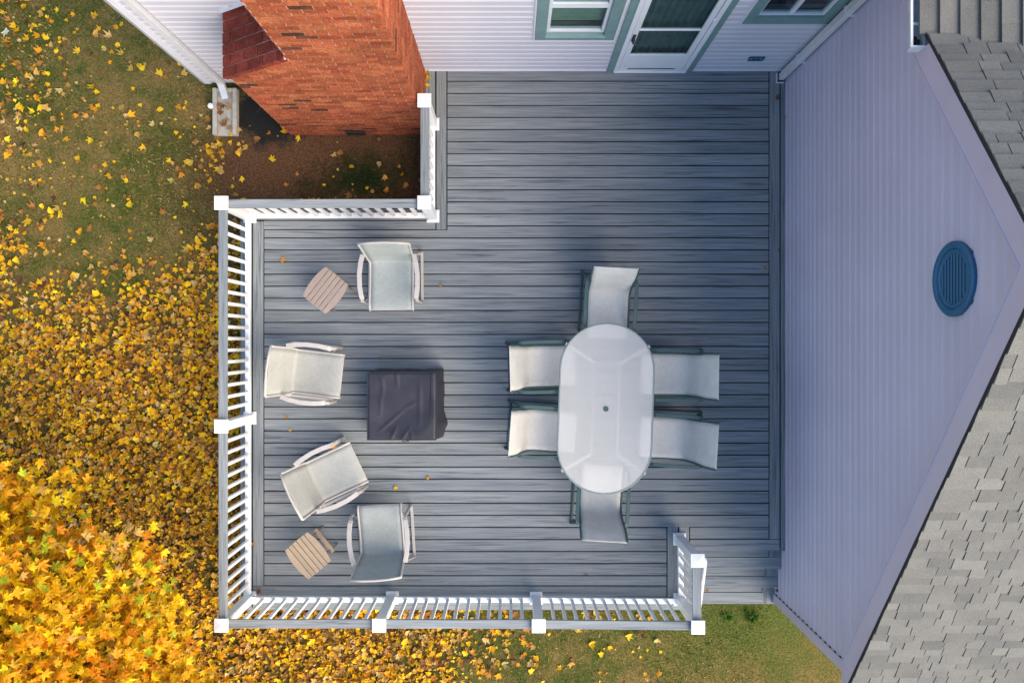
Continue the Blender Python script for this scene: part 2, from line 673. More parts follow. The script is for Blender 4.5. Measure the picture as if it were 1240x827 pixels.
CHX0, CHX1, CHY = -2.76, -1.03, 2.57          # chimney
SHZ0, SHZ1 = 1.70, 2.20                       # shoulder heights
STX0 = -2.06
trim_h = [(WIN1[0], WIN1[1], WIN1[2], WIN1[3]), DOOR, WIN2]
z = GZ + .06
segs = []
while z < 4.95:
    z1 = min(z + CZ, 4.95)
    zc = (z + z1) / 2
    hs = [h for h in trim_h if h[2] < zc < h[3]]
    if zc < SHZ0:
        hs.append((CHX0, CHX1, 0, 1))
    else:
        hs.append((STX0 - max(0, (SHZ1 - zc)) / (SHZ1 - SHZ0) * .7 if zc < SHZ1 else STX0, CHX1, 0, 1))
    cur = XL + .075
    end = XG - .001
    for h in sorted(hs):
        if h[0] > cur + .02:
            segs.append((cur, h[0], z, z1))
        cur = max(cur, h[1])
    if end > cur + .02:
        segs.append((cur, end, z, z1))
    z = z1
for s_ in segs:
    if s_[2] < -.15 and s_[0] > CHX1 - .1:      # hidden behind the deck
        continue
    lap_rear(*s_, house, M['siding'])

b = MB()
b.box(XL - .012, XL + .075, YW - .032, YW + .02, GZ + .04, 5.0)
b.box(XL - .02, XL - .001, YW - .032, YW + .15, GZ + .04, 5.0)
put('corner_board', b.mesh('corner_board', M['corner']), house)
b = MB()
b.box(CHX1 + .002, DOOR[0] - .004, YW - .030, YW, .002, .02)
b.box(DOOR[1] + .004, XG - .02, YW - .030, YW, .002, .02)
put('starter_strip', b.mesh('starter_strip', M['corner']), house)
b = MB()
b.box(XL + .02, CHX0 - .01, YW + .002, YW + .12, GZ - .2, GZ + .06)
put('foundation', b.mesh('foundation', M['black']), house)

# ---- double hung window
w1 = empty('window', (.66, YW, 1.3), parent=house)


def framebox(b, x0, x1, z0, z1, y0, y1, t, tb=None, tt=None):
    tb = t if tb is None else tb
    tt = t if tt is None else tt
    b.box(x0, x0 + t, y0, y1, z0, z1)
    b.box(x1 - t, x1, y0, y1, z0, z1)
    b.box(x0 + t, x1 - t, y0 + .001, y1, z0, z0 + tb)
    b.box(x0 + t, x1 - t, y0 + .001, y1, z1 - tt, z1)


b = MB(); framebox(b, WIN1[0], WIN1[1], WIN1[2], WIN1[3], YW - .035, YW + .04, .115, .10)
put('casing', b.mesh('casing', M['teal'], .003), w1)
b = MB(); b.hexa([(WIN1[0] + .10, YW - .05, 1.075), (WIN1[1] - .10, YW - .05, 1.075), (WIN1[1] - .10, YW + .08, 1.09), (WIN1[0] + .10, YW + .08, 1.09),
                  (WIN1[0] + .10, YW - .05, 1.095), (WIN1[1] - .10, YW - .05, 1.095), (WIN1[1] - .10, YW + .08, 1.13), (WIN1[0] + .10, YW + .08, 1.13)])
put('sill', b.mesh('sill', M['teal'], .003), w1)
b = MB(); framebox(b, WIN1[0] + .115, WIN1[1] - .115, 1.13, 1.78, YW - .005, YW + .045, .035, .045, .04)
put('lower_sash', b.mesh('lower_sash', M['whitepaint'], .002), w1)
b = MB(); framebox(b, WIN1[0] + .115, WIN1[1] - .115, 1.782, 2.44, YW - .004, YW + .035, .035, .05, .04)
put('upper_sash', b.mesh('upper_sash', M['whitepaint'], .002), w1)
b = MB(); b.box(WIN1[0] + .149, WIN1[1] - .149, YW + .018, YW + .022, 1.17, 1.745)
put('pane', b.mesh('pane', M['glass']), w1)
b = MB(); b.box(WIN1[0] + .149, WIN1[1] - .149, YW + .016, YW + .020, 1.83, 2.405)
put('pane', b.mesh('pane', M['glass']), w1)
bl = MB()
for k in range(26):
    zz = 1.30 + k * .042
    bl.hexa([(WIN1[0] + .15, YW + .055, zz), (WIN1[1] - .15, YW + .055, zz), (WIN1[1] - .15, YW + .085, zz + .012), (WIN1[0] + .15, YW + .085, zz + .012),
             (WIN1[0] + .15, YW + .055, zz + .003), (WIN1[1] - .15, YW + .055, zz + .003), (WIN1[1] - .15, YW + .085, zz + .015), (WIN1[0] + .15, YW + .085, zz + .015)])
put('blind', bl.mesh('blind', M['blind']), w1)
b = MB(); framebox(b, WIN1[0] - .018, WIN1[1] + .018, WIN1[2] - .018, WIN1[3] + .018, YW - .030, YW + .0, .016)
put('trim_channel', b.mesh('trim_channel', M['corner']), w1)

# ---- slider window in the corner
w2 = empty('window', (2.75, YW, 1.6), parent=house)
b = MB(); framebox(b, WIN2[0], WIN2[1], WIN2[2], WIN2[3], YW - .035, YW + .04, .10, .15)
put('casing', b.mesh('casing', M['teal'], .003), w2)
b = MB(); framebox(b, WIN2[0] + .10, WIN2[1] - .10, 1.571, 2.4, YW - .006, YW + .04, .028)
b.box(2.725, 2.765, YW - .008, YW + .038, 1.6, 2.37)
put('sash', b.mesh('sash', M['whitepaint'], .002), w2)
for xa, xb in ((2.438, 2.725), (2.765, 3.052)):
    b = MB(); b.box(xa, xb, YW + .018, YW + .022, 1.599, 2.372)
    put('pane', b.mesh('pane', M['glass']), w2)
b = MB(); framebox(b, WIN2[0] - .018, WIN2[1] + .018, WIN2[2] - .018, WIN2[3] + .018, YW - .030, YW + .0, .016)
put('trim_channel', b.mesh('trim_channel', M['corner']), w2)

# ---- storm door
dr = empty('door', (1.62, YW, 0), parent=house)
b = MB()
b.box(DOOR[0], DOOR[0] + .075, YW - .035, YW + .04, .004, 2.25)
b.box(DOOR[1] - .075, DOOR[1], YW - .035, YW + .04, .004, 2.25)
b.box(DOOR[0] + .075, DOOR[1] - .075, YW - .034, YW + .04, 2.15, 2.25)
put('casing', b.mesh('casing', M['teal'], .003), dr)
b = MB()
b.box(DOOR[0] + .075, DOOR[0] + .125, YW - .045, YW + .03, .003, 2.15)
b.box(DOOR[1] - .125, DOOR[1] - .075, YW - .045, YW + .03, .003, 2.15)
b.box(DOOR[0] + .08, DOOR[1] - .08, YW - .052, YW + .03, -.005, .022)
put('door_frame', b.mesh('door_frame', M['whitepaint'], .003), dr)
DX0, DX1 = DOOR[0] + .13, DOOR[1] - .13
b = MB()
b.box(DX0, DX0 + .06, YW - .035, YW - .005, .03, 2.14)
b.box(DX1 - .06, DX1, YW - .035, YW - .005, .03, 2.14)
b.box(DX0 + .06, DX1 - .06, YW - .034, YW - .006, .03, .55)
b.box(DX0 + .06, DX1 - .06, YW - .033, YW - .007, 1.24, 1.27)
b.box(DX0 + .06, DX1 - .06, YW - .034, YW - .006, 2.05, 2.14)
put('leaf_frame', b.mesh('leaf_frame', M['whitepaint'], .003), dr)
b = MB(); b.box(DX0 + .10, DX1 - .10, YW - .040, YW - .034, .10, .115)
put('weep_slot', b.mesh('weep_slot', M['black']), dr)
for za, zb in ((.55, 1.24), (1.27, 2.05)):
    b = MB(); b.box(DX0 + .06, DX1 - .06, YW - .022, YW - .018, za, zb)
    put('pane', b.mesh('pane', M['glass']), dr)
b = MB()
cv, cf = [], []
for i in range(61):
    x = DX0 + .02 + (DX1 - DX0 - .04) * i / 60
    yy = YW + .055 + .018 * math.sin(i * .95) + .006 * math.sin(i * 2.3)
    cv += [(x, yy, .40), (x, yy, 2.2)]
for i in range(60):
    cf.append((2 * i, 2 * i + 2, 2 * i + 3, 2 * i + 1))
b.add(cv, cf)
put('curtain', b.mesh('curtain', M['curtain'], smooth=True), dr)
b = MB()
b.tube([(DX0 + .028, YW - .035, 1.11), (DX0 + .028, YW - .075, 1.09), (DX0 + .028, YW - .08, 1.02), (DX0 + .028, YW - .035, 1.0)], .011, 8)
b.box(DX0 + .012, DX0 + .044, YW - .043, YW - .035, .97, 1.15)
put('handle', b.mesh('handle', M['black']), dr)
for zz in (.35, 1.5):
    b = MB(); b.box(DX1 - .006, DX1 + .012, YW - .052, YW - .036, zz, zz + .07)
    put('hinge', b.mesh('hinge', M['whitepaint']), dr)

# ---- outlet box on the wall
ob = empty('outlet', (2.76, YW, .42), parent=house)
b = MB(); framebox(b, 2.675, 2.845, .375, .47, YW - .045, YW - .012, .014)
put('cover_plate', b.mesh('cover_plate', M['teal_shade'], .002), ob)
b = MB(); b.box(2.69, 2.83, YW - .036, YW - .015, .39, .455)
put('box', b.mesh('box', M['teal'], .003), ob)
b = MB()
b.box(2.715, 2.745, YW - .044, YW - .036, .40, .445)
b.box(2.765, 2.795, YW - .044, YW - .036, .40, .445)
put('socket', b.mesh('socket', M['black'], .003), ob)


# ---- downspouts
def downspout(x, y, ztop, zbot, ex, ey, ez, mat=None, straps=()):
    d = empty('downspout', (x, y, zbot), parent=house)
    b = MB()
    pts = [(x, y, ztop), (x, y, zbot + .02)]
    w_, h_ = .078, .055
    b.box(x - w_ / 2, x + w_ / 2, y - h_ / 2, y + h_ / 2, zbot + .06, ztop)
    put('pipe', b.mesh('pipe', M['downspout'], .006), d)
    b = MB()
    b.bar([(x, y, zbot + .085), (x, y - .01, zbot + .055), (x + ex * .35, y + ey * .35, zbot + .02), (x + ex, y + ey, ez)], .082, .058, side=(1, 0, 0))
    put('elbow', b.mesh('elbow', M['downspout'], .004), d)
    for zz in straps:
        b = MB(); b.box(x - .048, x + .048, y - .031, y + .04, zz, zz + .025)
        put('strap', b.mesh('strap', M['corner']), d)
    return d


downspout(-3.565, YW - .055, 4.9, GZ + .10, .03, -.17, GZ + .075)
# corner downspout stands in a small boot on the deck
d = empty('downspout', (3.175, 3.12, 0), parent=house)
b = MB(); b.box(3.145, 3.205, 3.075, 3.155, .03, 3.62)
put('pipe', b.mesh('pipe', M['downspout'], .006), d)
b = MB(); b.box(3.118, 3.122, 3.045, 3.16, .003, .045); b.box(3.122, 3.205, 3.045, 3.049, .003, .045)
put('boot', b.mesh('boot', M['corner']), d)
for zz in (.62, 1.9):
    b = MB(); b.box(3.140, 3.235, 3.068, 3.16, zz, zz + .03)
    put('strap', b.mesh('strap', M['corner']), d)

# ---- gable wing: wall core + laps
gy0, gy1 = -3.20, YW
core = MB()
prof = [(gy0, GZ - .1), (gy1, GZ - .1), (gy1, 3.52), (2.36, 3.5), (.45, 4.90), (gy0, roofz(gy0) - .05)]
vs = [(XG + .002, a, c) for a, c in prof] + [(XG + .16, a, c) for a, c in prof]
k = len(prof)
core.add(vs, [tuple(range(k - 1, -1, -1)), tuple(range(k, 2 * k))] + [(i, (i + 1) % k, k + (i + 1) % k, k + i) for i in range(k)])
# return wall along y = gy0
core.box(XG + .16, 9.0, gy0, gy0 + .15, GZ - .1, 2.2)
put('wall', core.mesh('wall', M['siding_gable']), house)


def ylim(z):
    lo, hi = gy0 + .10, gy1 - .005
    if z > roofz(gy0) - .06:
        lo = max(lo, .45 - (4.885 - z) / .76)
    if z > 3.45:
        hi = min(hi, .45 + (4.885 - z) / .74)
    return lo, hi


z = GZ + .06
VC = (.455, 3.65); VR = .275
while z < 4.84:
    z1 = min(z + CZ, 4.88)
    l0, h0 = ylim(z)
    l1, h1 = ylim(z1)
    if h1 <= l1:
        l1 = h1 = (l0 + h0) / 2
    pieces = [(l0, h0, l1, h1)]
    b = MB()
    t0, t1 = .020, .008
    for a0, b0, a1, b1 in pieces:
        am = a0 + (a1 - a0) * .6; bm_ = b0 + (b1 - b0) * .6
        zm = z + (z1 - z) * .63
        prof = lambda yy0, yym, yy1: [(XG, yy0, z), (XG - t0, yy0, z), (XG - t0 * .97, yym, zm), (XG - t1, yy0 + (yy1 - yy0) * .86, z + (z1 - z) * .86), (XG - t1, yy1, z1), (XG, yy1, z1)]
        A = prof(a0, am, a1); B = prof(b0, bm_, b1)
        k = 6
        b.add(A + B, [(i, (i + 1) % k, k + (i + 1) % k, k + i) for i in range(k)] + [tuple(range(k - 1, -1, -1)), tuple(range(k, 2 * k))])
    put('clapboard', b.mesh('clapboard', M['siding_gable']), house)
    z = z1
b = MB()
b.box(XG - .034, XG + .02, gy0 - .014, gy0 + .10, GZ + .03, 2.2)
b.box(XG + .02, XG + .12, gy0 - .034, gy0 - .014, GZ + .03, 2.2)
put('corner_board', b.mesh('corner_board', M['trim_pale']), house)
# solid dark strips drawn for the shadow gaps where the laps slide under the corner post
jt = MB()
z = GZ + .06
while z < 2.1:
    jt.box(XG - .030, XG - .012, gy0 + .101, gy0 + .112, z - .004, z + .03)
    z += CZ
put('corner_shadow_gap', jt.mesh('corner_shadow_gap', M['roofedge']), house)
tag(house.children[-1] if False else bpy.data.objects['corner_shadow_gap'], kind=None)

# ---- round gable vent
vt = empty('gable_vent', (XG, VC[0], VC[1]), parent=house)


def ringmesh(ro, ri, x0, x1, n=40):
    b = MB()
    vs = []
    for i in range(n):
        a = 2 * math.pi * i / n
        ca, sa = math.cos(a), math.sin(a)
        rm = (ro + ri) / 2
        vs += [(x1, VC[0] + ro * ca, VC[1] + ro * sa), (x0 + .012, VC[0] + ro * ca, VC[1] + ro * sa), (x0, VC[0] + (ro - .015) * ca, VC[1] + (ro - .015) * sa),
               (x0, VC[0] + (ri + .015) * ca, VC[1] + (ri + .015) * sa), (x0 + .012, VC[0] + ri * ca, VC[1] + ri * sa), (x1, VC[0] + ri * ca, VC[1] + ri * sa)]
    fs = []
    for i in range(n):
        j = (i + 1) % n
        for k in range(6):
            l_ = (k + 1) % 6
            fs.append((i * 6 + k, i * 6 + l_, j * 6 + l_, j * 6 + k))
    b.add(vs, fs)
    return b


put('outer_ring', ringmesh(VR, VR - .055, XG - .055, XG - .005).mesh('outer_ring', M['teal_shade'], smooth=False), vt)
put('inner_ring', ringmesh(VR - .05, VR - .095, XG - .045, XG - .006).mesh('inner_ring', M['teal_shade'], smooth=False), vt)
b = MB()
nn = 36
b.add([(XG - .024, VC[0] + .2 * math.cos(2 * math.pi * i / nn), VC[1] + .2 * math.sin(2 * math.pi * i / nn)) for i in range(nn)] +
      [(XG - .004, VC[0] + .2 * math.cos(2 * math.pi * i / nn), VC[1] + .2 * math.sin(2 * math.pi * i / nn)) for i in range(nn)],
      [tuple(range(nn)), tuple(range(2 * nn - 1, nn - 1, -1))] + [(i, (i + 1) % nn, nn + (i + 1) % nn, nn + i) for i in range(nn)])
put('backing', b.mesh('backing', M['roofedge']), vt)
for i in range(9):
    zz = VC[1] - .165 + i * .040
    hw = math.sqrt(max(.0, .183 ** 2 - (zz - VC[1] + .01) ** 2))
    b = MB()
    b.hexa([(XG - .036, VC[0] - hw, zz), (XG - .028, VC[0] - hw, zz + .008), (XG - .028, VC[0] + hw, zz + .008), (XG - .036, VC[0] + hw, zz),
            (XG - .036, VC[0] - hw, zz + .006), (XG - .028, VC[0] - hw, zz + .014), (XG - .028, VC[0] + hw, zz + .014), (XG - .036, VC[0] + hw, zz + .006)])
    put('louvre', b.mesh('louvre', M['teal_shade']), vt)

# ---- gable roof
roof = empty('roof', (4.5, .45, 4.9), parent=house)
XR = 3.05
XE = 8.5
th = .045
YS, YN = -3.50, 2.42
# valley with the low-slope roof over the main house: z = 3.60 + .18 (x-3.0)
MS = .18
XU = 2.985          # eave of the low roof


def upz(x):
    return 3.575 + MS * (x - XU)


def valley_y(x):    # where gable upper slope meets low roof
    return .45 + (4.945 - upz(x)) / .74


XV = 8.5
b = MB()
# south slope slab
def slab(b, pts, t):
    k = len(pts)
    vs = [p for p in pts] + [(p[0], p[1], p[2] - t) for p in pts]
    b.add(vs, [tuple(range(k)), tuple(range(2 * k - 1, k - 1, -1))] + [(i, (i + 1) % k, k + (i + 1) % k, k + i) for i in range(k)])


slab(b, [(XR, .45, roofz(.45)), (XE, .45, roofz(.45)), (XE, YS, roofz(YS)), (XR, YS, roofz(YS))], th)
slab(b, [(XR, .45, roofz(.45)), (XR, valley_y(XR), roofz(valley_y(XR))), (XE, max(.5, valley_y(XE)), roofz(max(.5, valley_y(XE)))), (XE, .45, roofz(.45))], th)
slab(b, [(XR, valley_y(XR), upz(XR)), (XR - .02, 7.0, upz(XR)), (XE, 7.0, upz(XE)), (XE, max(.5, valley_y(XE)), upz(XE))], th)
put('roof_deck', b.mesh('roof_deck', M['roofedge']), roof)

# fascia (rake boards) and eave box
FH = .235
b = MB()
def rake(b, y0, y1, f):
    b.hexa([(XR + .004, y0, f(y0) - th - FH), (XR + .03, y0, f(y0) - th - FH), (XR + .03, y1, f(y1) - th - FH), (XR + .004, y1, f(y1) - th - FH),
            (XR + .004, y0, f(y0) - th), (XR + .03, y0, f(y0) - th), (XR + .03, y1, f(y1) - th), (XR + .004, y1, f(y1) - th)])
rake(b, .45, -2.985, roofz)
put('rake_board', b.mesh('rake_board', M['trim_pale']), roof)
b = MB(); rake(b, .45, 2.18, roofz)
put('rake_board', b.mesh('rake_board', M['trim_pale']), roof)
zb = roofz(-2.985) - th - FH
b = MB()
b.hexa([(XR + .002, -2.985, zb), (XG + .1, -2.985, zb), (XG + .1, YS, zb), (XR + .002, YS, zb),
        (XR + .002, -2.985, roofz(-2.985) - th - .002), (XG + .1, -2.985, roofz(-2.985) - th - .002), (XG + .1, YS, max(zb + .005, roofz(YS) - th)), (XR + .002, YS, max(zb + .005, roofz(YS) - th))])
b.box(XG + .1, XE, YS, gy0, zb, zb + .02)
put('eave_box', b.mesh('eave_box', M['trim_pale']), roof)
b = MB()
def soff(b, y0, y1):
    b.hexa([(XR + .03, y0, roofz(y0) - th - FH + .004), (XG + .02, y0, roofz(y0) - th - FH + .004), (XG + .02, y1, roofz(y1) - th - FH + .004), (XR + .03, y1, roofz(y1) - th - FH + .004),
            (XR + .03, y0, roofz(y0) - th - FH + .02), (XG + .02, y0, roofz(y0) - th - FH + .02), (XG + .02, y1, roofz(y1) - th - FH + .02), (XR + .03, y1, roofz(y1) - th - FH + .02)])
soff(b, .45, -2.985); soff(b, .45, 2.3)
b.box(XR + .01, XG + .02, 2.3, 6.9, 3.40, 3.42)
b.box(XR + .01, XR + .04, 2.19, 6.9, 3.40, 3.54)
put('soffit', b.mesh('soffit', M['trim_pale']), roof)
# thin bead along the lower edge of the rakes
b = MB()
b.bar([(XR, -2.98, roofz(-2.98) - th - FH + .004), (XR, .45, roofz(.45) - th - FH + .004), (XR, 2.17, roofz(2.17) - th - FH + .004)], .008, .008, side=(1, 0, 0))
put('rake_bead', b.mesh('rake_bead', M['trim_pale']), roof)

# drip edge / eaves gutter
gt = empty('gutter', (2.97, 2.2, 3.5), parent=house)
GX0, GX1, GYE = 2.955, 3.062, 2.185
b = MB()
prof = [(GX1, 3.545), (GX1, 3.46), (GX0 + .03, 3.455), (GX0 + .018, 3.49), (GX0 - .004, 3.52), (GX0 - .004, 3.552), (GX0 + .010, 3.552), (GX0 + .010, 3.535), (GX0 + .034, 3.492), (GX0 + .042, 3.468), (GX1 - .008, 3.472), (GX1 - .008, 3.545)]
k = len(prof)
b.add([(a, GYE, c) for a, c in prof] + [(a, 6.9, c) for a, c in prof], [(i, (i + 1) % k, k + (i + 1) % k, k + i) for i in range(k)])
put('trough', b.mesh('trough', M['gutter_in']), gt)
b = MB(); b.box(GX0 - .008, GX0 + .010, GYE, 6.9, 3.553, 3.562)
put('lip', b.mesh('lip', M['white']), gt)
b = MB(); b.hexa([(GX0 + .02, GYE - .012, 3.453), (GX1 + .008, GYE - .012, 3.453), (GX1 + .008, GYE + .002, 3.453), (GX0 + .02, GYE + .002, 3.453),
                  (GX0 - .008, GYE - .012, 3.560), (GX1 + .012, GYE - .012, 3.560), (GX1 + .012, GYE + .002, 3.560), (GX0 - .008, GYE + .002, 3.560)])
put('end_cap', b.mesh('end_cap', M['white']), gt)
for yy in (2.34, 2.95):
    b = MB(); b.box(GX0 + .004, GX1, yy, yy + .022, 3.545, 3.551)
    put('strap', b.mesh('strap', M['downspout']), gt)
b = MB()
for i in range(16):
    x, y = random.uniform(GX0 + .045, GX1 - .015), GYE + .012 + random.random() ** 2 * .10
    b.box(x - .012, x + .012, y - .012, y + .012, 3.472, 3.482 + random.random() * .03)
tag(put('debris', b.mesh('debris', M['brick_c']), gt), kind='stuff')

# ---- shingles
EXPOS = .110
sh_list = []        # (priority, verts(8), matindex)
cs, sn = math.cos(math.atan(.76)), math.sin(math.atan(.76))


def shingle(o, ux, uy, un, w, L, t0, t1):
    """box on a slope; ux across, uy down slope, un normal; thin at top, thick butt at bottom"""
    p = []
    for zt in (0, 1):
        for a, c in ((0, 0), (1, 0), (1, 1), (0, 1)):
            q = o + ux * (a * w) + uy * (c * L) + un * ((t0 if c == 0 else t1) * zt + (.0 if c else 0))
            p.append(q)
    return p


def add_rows(x_of, y_a, y_b, tan, south):
    """gable slopes: rows parallel to x"""
    c = 1 / math.sqrt(1 + tan * tan); s = tan * c
    length = abs(y_b - y_a) / c
    rows = int(length / EXPOS)
    for r in range(rows + 1):
        d0 = r * EXPOS
        sgn = -1 if south else 1
        uy = Vector((0, sgn * c, -s))
        un = Vector((0, sgn * s, c))
        o0 = Vector((0, .45, 4.945)) + uy * d0
        y_here = o0.y + uy.y * EXPOS
        x = XR - .004 + random.uniform(-.005, .005)
        first = True
        while x < x_of[1]:
            w = random.choice([.11, .13, .15, .17, .19, .22, .26])
            if first:
                w = random.uniform(.08, .3)
            up = random.random() < .38
            lift = .0065 if up else .0
            if south or y_here < min(2.40, valley_y(x + w / 2) + .12):
                o = o0 + Vector((x, 0, 0)) + un * .001
                t = .007 + lift
                L = EXPOS + (.018 if up else .0)
                p = shingle(o, Vector((1, 0, 0)), uy, un, w - .007, L, .001, t + random.uniform(0, .003))
                # lower tabs a little short so joints read
                sh_list.append((o + Vector((w / 2, 0, 0)) + uy * .06, p, random.choice([0, 0, 0, 1, 1, 2])))
            x += w
            first = False


add_rows((XR, 8.4), .45, YS - .04, .76, True)
add_rows((XR, 8.4), .45, 2.42, .74, False)
# low roof rows parallel to y
c = 1 / math.sqrt(1 + MS * MS); s = MS * c
ux = Vector((0, 1, 0)); uy = Vector((-c, 0, -s)); un = Vector((-s, 0, c))
r = 0
while True:
    xe = XU + .022 + r * .136      # butt edge x
    if xe > 8:
        break
    y0 = valley_y(xe + .07) - .15 * min(1, max(0, (xe - XU - .05) / .4))
    y = y0 + random.uniform(-.03, .0)
    while y < 6.9:
        w = random.uniform(.28, .46)
        top = Vector((xe + .136 * c, y, upz(xe + .136 * c))) + un * .001
        p = shingle(top, ux, uy, un, w - .002, .145, .001, .023 + random.uniform(0, .004))
        sh_list.append((top + ux * (w / 2), p, random.choice([0, 0, 2, 2, 1])))
        y += w
    r += 1


def inview(pt, m_=20):
    s_ = 973 / (CAMZ - pt.z)
    return abs(pt.x * s_) < 620 + m_ and abs(pt.y * s_) < 413 + m_


vis = [q for q in sh_list if inview(q[0])]
hid = [q for q in sh_list if not inview(q[0])]
vis.sort(key=lambda q: -q[0].z)
solo, rest = vis[:300], vis[300:] + hid
for q in solo:
    b = MB(); o = q[0]
    b.hexa([Vector(v_) - o for v_ in q[1]])
    put('shingle', b.mesh('shingle', M['sh'][q[2]]), roof, loc=o)
groups = MB(); mi = []
for q in rest:
    groups.hexa(q[1]); mi += [q[2]] * 6
me = bpy.data.meshes.new('shingle')
me.from_pydata(groups.v, [], groups.f)
for mm_ in M['sh']:
    me.materials.append(mm_)
me.polygons.foreach_set('material_index', mi)
me.update()
tag(put('shingle', me, roof), kind='stuff')
# ridge cap
for i in range(42):
    x = XR + i * .13
    b = MB()
    for sg, tn in ((-1, .76), (1, .74)):
        dy = .11
        b.hexa([(x, .45, 4.955), (x + .15, .45, 4.955), (x + .15, .45 + sg * dy, 4.955 - dy * tn), (x, .45 + sg * dy, 4.955 - dy * tn),
                (x, .45, 4.979), (x + .15, .45, 4.965), (x + .15, .45 + sg * dy, 4.966 - dy * tn), (x, .45 + sg * dy, 4.979 - dy * tn)])
    put('ridge_cap', b.mesh('ridge_cap', M['sh'][i % 3]), roof)

# main house roof eave far above the frame
b = MB()
slab(b, [(XL - .4, 2.95, 4.98), (XG + .3, 2.95, 4.98), (XG + .3, 7.5, 7.6), (XL - .4, 7.5, 7.6)], .08)
put('main_roof', b.mesh('main_roof', M['sh'][0]), roof)
b = MB(); b.box(XL - .4, XG + .3, 2.93, 2.95, 4.76, 4.98)
put('eave_board', b.mesh('eave_board', M['corner']), roof)

# ------------------------------------------------------------------ chimney
ch = empty('chimney', (-1.9, 2.9, GZ), parent=house)
e = .006
core = MB()
def prismy(b, poly, y0, y1):
    k = len(poly)
    b.add([(a, y0, c) for a, c in poly] + [(a, y1, c) for a, c in poly],
          [tuple(range(k)), tuple(range(2 * k - 1, k - 1, -1))] + [(i, (i + 1) % k, k + (i + 1) % k, k + i) for i in range(k)])
prismy(core, [(CHX0 + e, GZ - .1), (CHX1 - e, GZ - .1), (CHX1 - e, 6.4), (STX0 + e, 6.4), (STX0 + e, SHZ1 - .01), (CHX0 + e, SHZ0 - .01)], CHY + e, YW - .001)
put('mortar_core', core.mesh('mortar_core', M['mortar']), ch)
BL, BH, BP, BR_ = .190, .0555, .202, .0665
b = MB(); b.box(-BL / 2, BL / 2, -.002, .03, 0, BH)
bf = [b.mesh('brick', M[k_]) for k_ in ('brick_a', 'brick_a', 'brick_b', 'brick_b', 'brick_c')]
b = MB(); b.box(-.03, .002, -BL / 2, BL / 2, 0, BH)
bs = [b.mesh('brick', M[k_]) for k_ in ('brick_a', 'brick_a', 'brick_b', 'brick_b', 'brick_c')]
items = []   # (center, face, x0,x1,z)
row = 0
z = GZ - .02
while z + BH < 6.35:
    xl = CHX0 if z + BH < SHZ0 else (STX0 if z > SHZ1 - .03 else CHX0 + (z + BH - SHZ0) / (SHZ1 - SHZ0) * (STX0 - CHX0))
    x1 = CHX1
    x = x1
    off = BP / 2 if row % 2 else 0
    first = True
    while x > xl + .03:
        w = (BP / 2 if (first and off) else BP)
        xa = max(x - w, xl)
        items.append(('f', Vector(((xa + x) / 2, CHY, z)), x - xa - .012))
        x = xa
        first = False
    y = CHY + .001
    first = True
    while y < YW - .03:
        w = (BP / 2 if (first and not off) else BP)
        yb = min(y + w, YW - .002)
        items.append(('s', Vector((CHX1, (y + yb) / 2, z)), yb - y - .012))
        y = yb
        first = False
    z += BR_
    row += 1
vis = [q for q in items if inview(q[1], 4)]
hid = [q for q in items if not inview(q[1], 4)]
# the 300 showing largest: greatest height
def area(q):
    D = CAMZ - q[1].z
    offp = (abs(q[1].y) if q[0] == 'f' else abs(q[1].x)) * 973 / D
    return q[2] * BH * (973 / D) * offp / D
vis.sort(key=lambda q: -area(q))
def bpick():
    return random.choices(range(5), [4, 4, 3.4, 3.4, .55])[0]
for q in vis[:300]:
    i = bpick()
    me = (bf if q[0] == 'f' else bs)[i]
    o = put('brick', me, ch, loc=q[1] + (Vector((0, random.uniform(-.003, .003), 0)) if q[0] == 'f' else Vector((random.uniform(-.003, .003), 0, 0))))
    if q[0] == 'f': o.scale = (q[2] / BL, 1, 1)
    else: o.scale = (1, q[2] / BL, 1)
gb = MB(); mi = []
for q in vis[300:] + hid:
    c_, hw = q[1], q[2] / 2
    j = random.uniform(-.003, .003)
    if q[0] == 'f': gb.box(c_.x - hw, c_.x + hw, c_.y - .002 + j, c_.y + .03, c_.z, c_.z + BH)
    else: gb.box(c_.x - .03, c_.x + .002 + j, c_.y - hw, c_.y + hw, c_.z, c_.z + BH)
    mi += [bpick()] * 6
me = bpy.data.meshes.new('brick')
me.from_pydata(gb.v, [], gb.f)
for k_ in ('brick_a', 'brick_a', 'brick_b', 'brick_b', 'brick_c'):
    me.materials.append(M[k_])
me.polygons.foreach_set('material_index', mi)
tag(put('brick', me, ch), kind='stuff')
# shoulder pavers laid on the slope
dx, dz = STX0 - CHX0, SHZ1 - SHZ0
Ls = math.hypot(dx, dz)
us = Vector((dx / Ls, 0, dz / Ls)); uns = Vector((-dz / Ls, 0, dx / Ls))
rows_ = 6
ry = (YW - CHY + .02) / rows_
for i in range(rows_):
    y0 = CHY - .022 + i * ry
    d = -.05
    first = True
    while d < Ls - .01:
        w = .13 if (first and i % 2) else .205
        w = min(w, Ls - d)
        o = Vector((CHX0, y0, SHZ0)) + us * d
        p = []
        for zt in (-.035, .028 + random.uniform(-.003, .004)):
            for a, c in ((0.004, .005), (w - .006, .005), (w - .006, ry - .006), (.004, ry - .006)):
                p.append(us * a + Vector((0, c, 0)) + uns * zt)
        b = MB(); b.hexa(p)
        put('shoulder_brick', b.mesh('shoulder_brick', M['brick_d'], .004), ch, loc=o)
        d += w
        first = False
b = MB()
a0 = Vector((CHX0, 0, SHZ0)) + us * -.04 - uns * .01
a1 = Vector((CHX0, 0, SHZ0)) + us * Ls - uns * .01
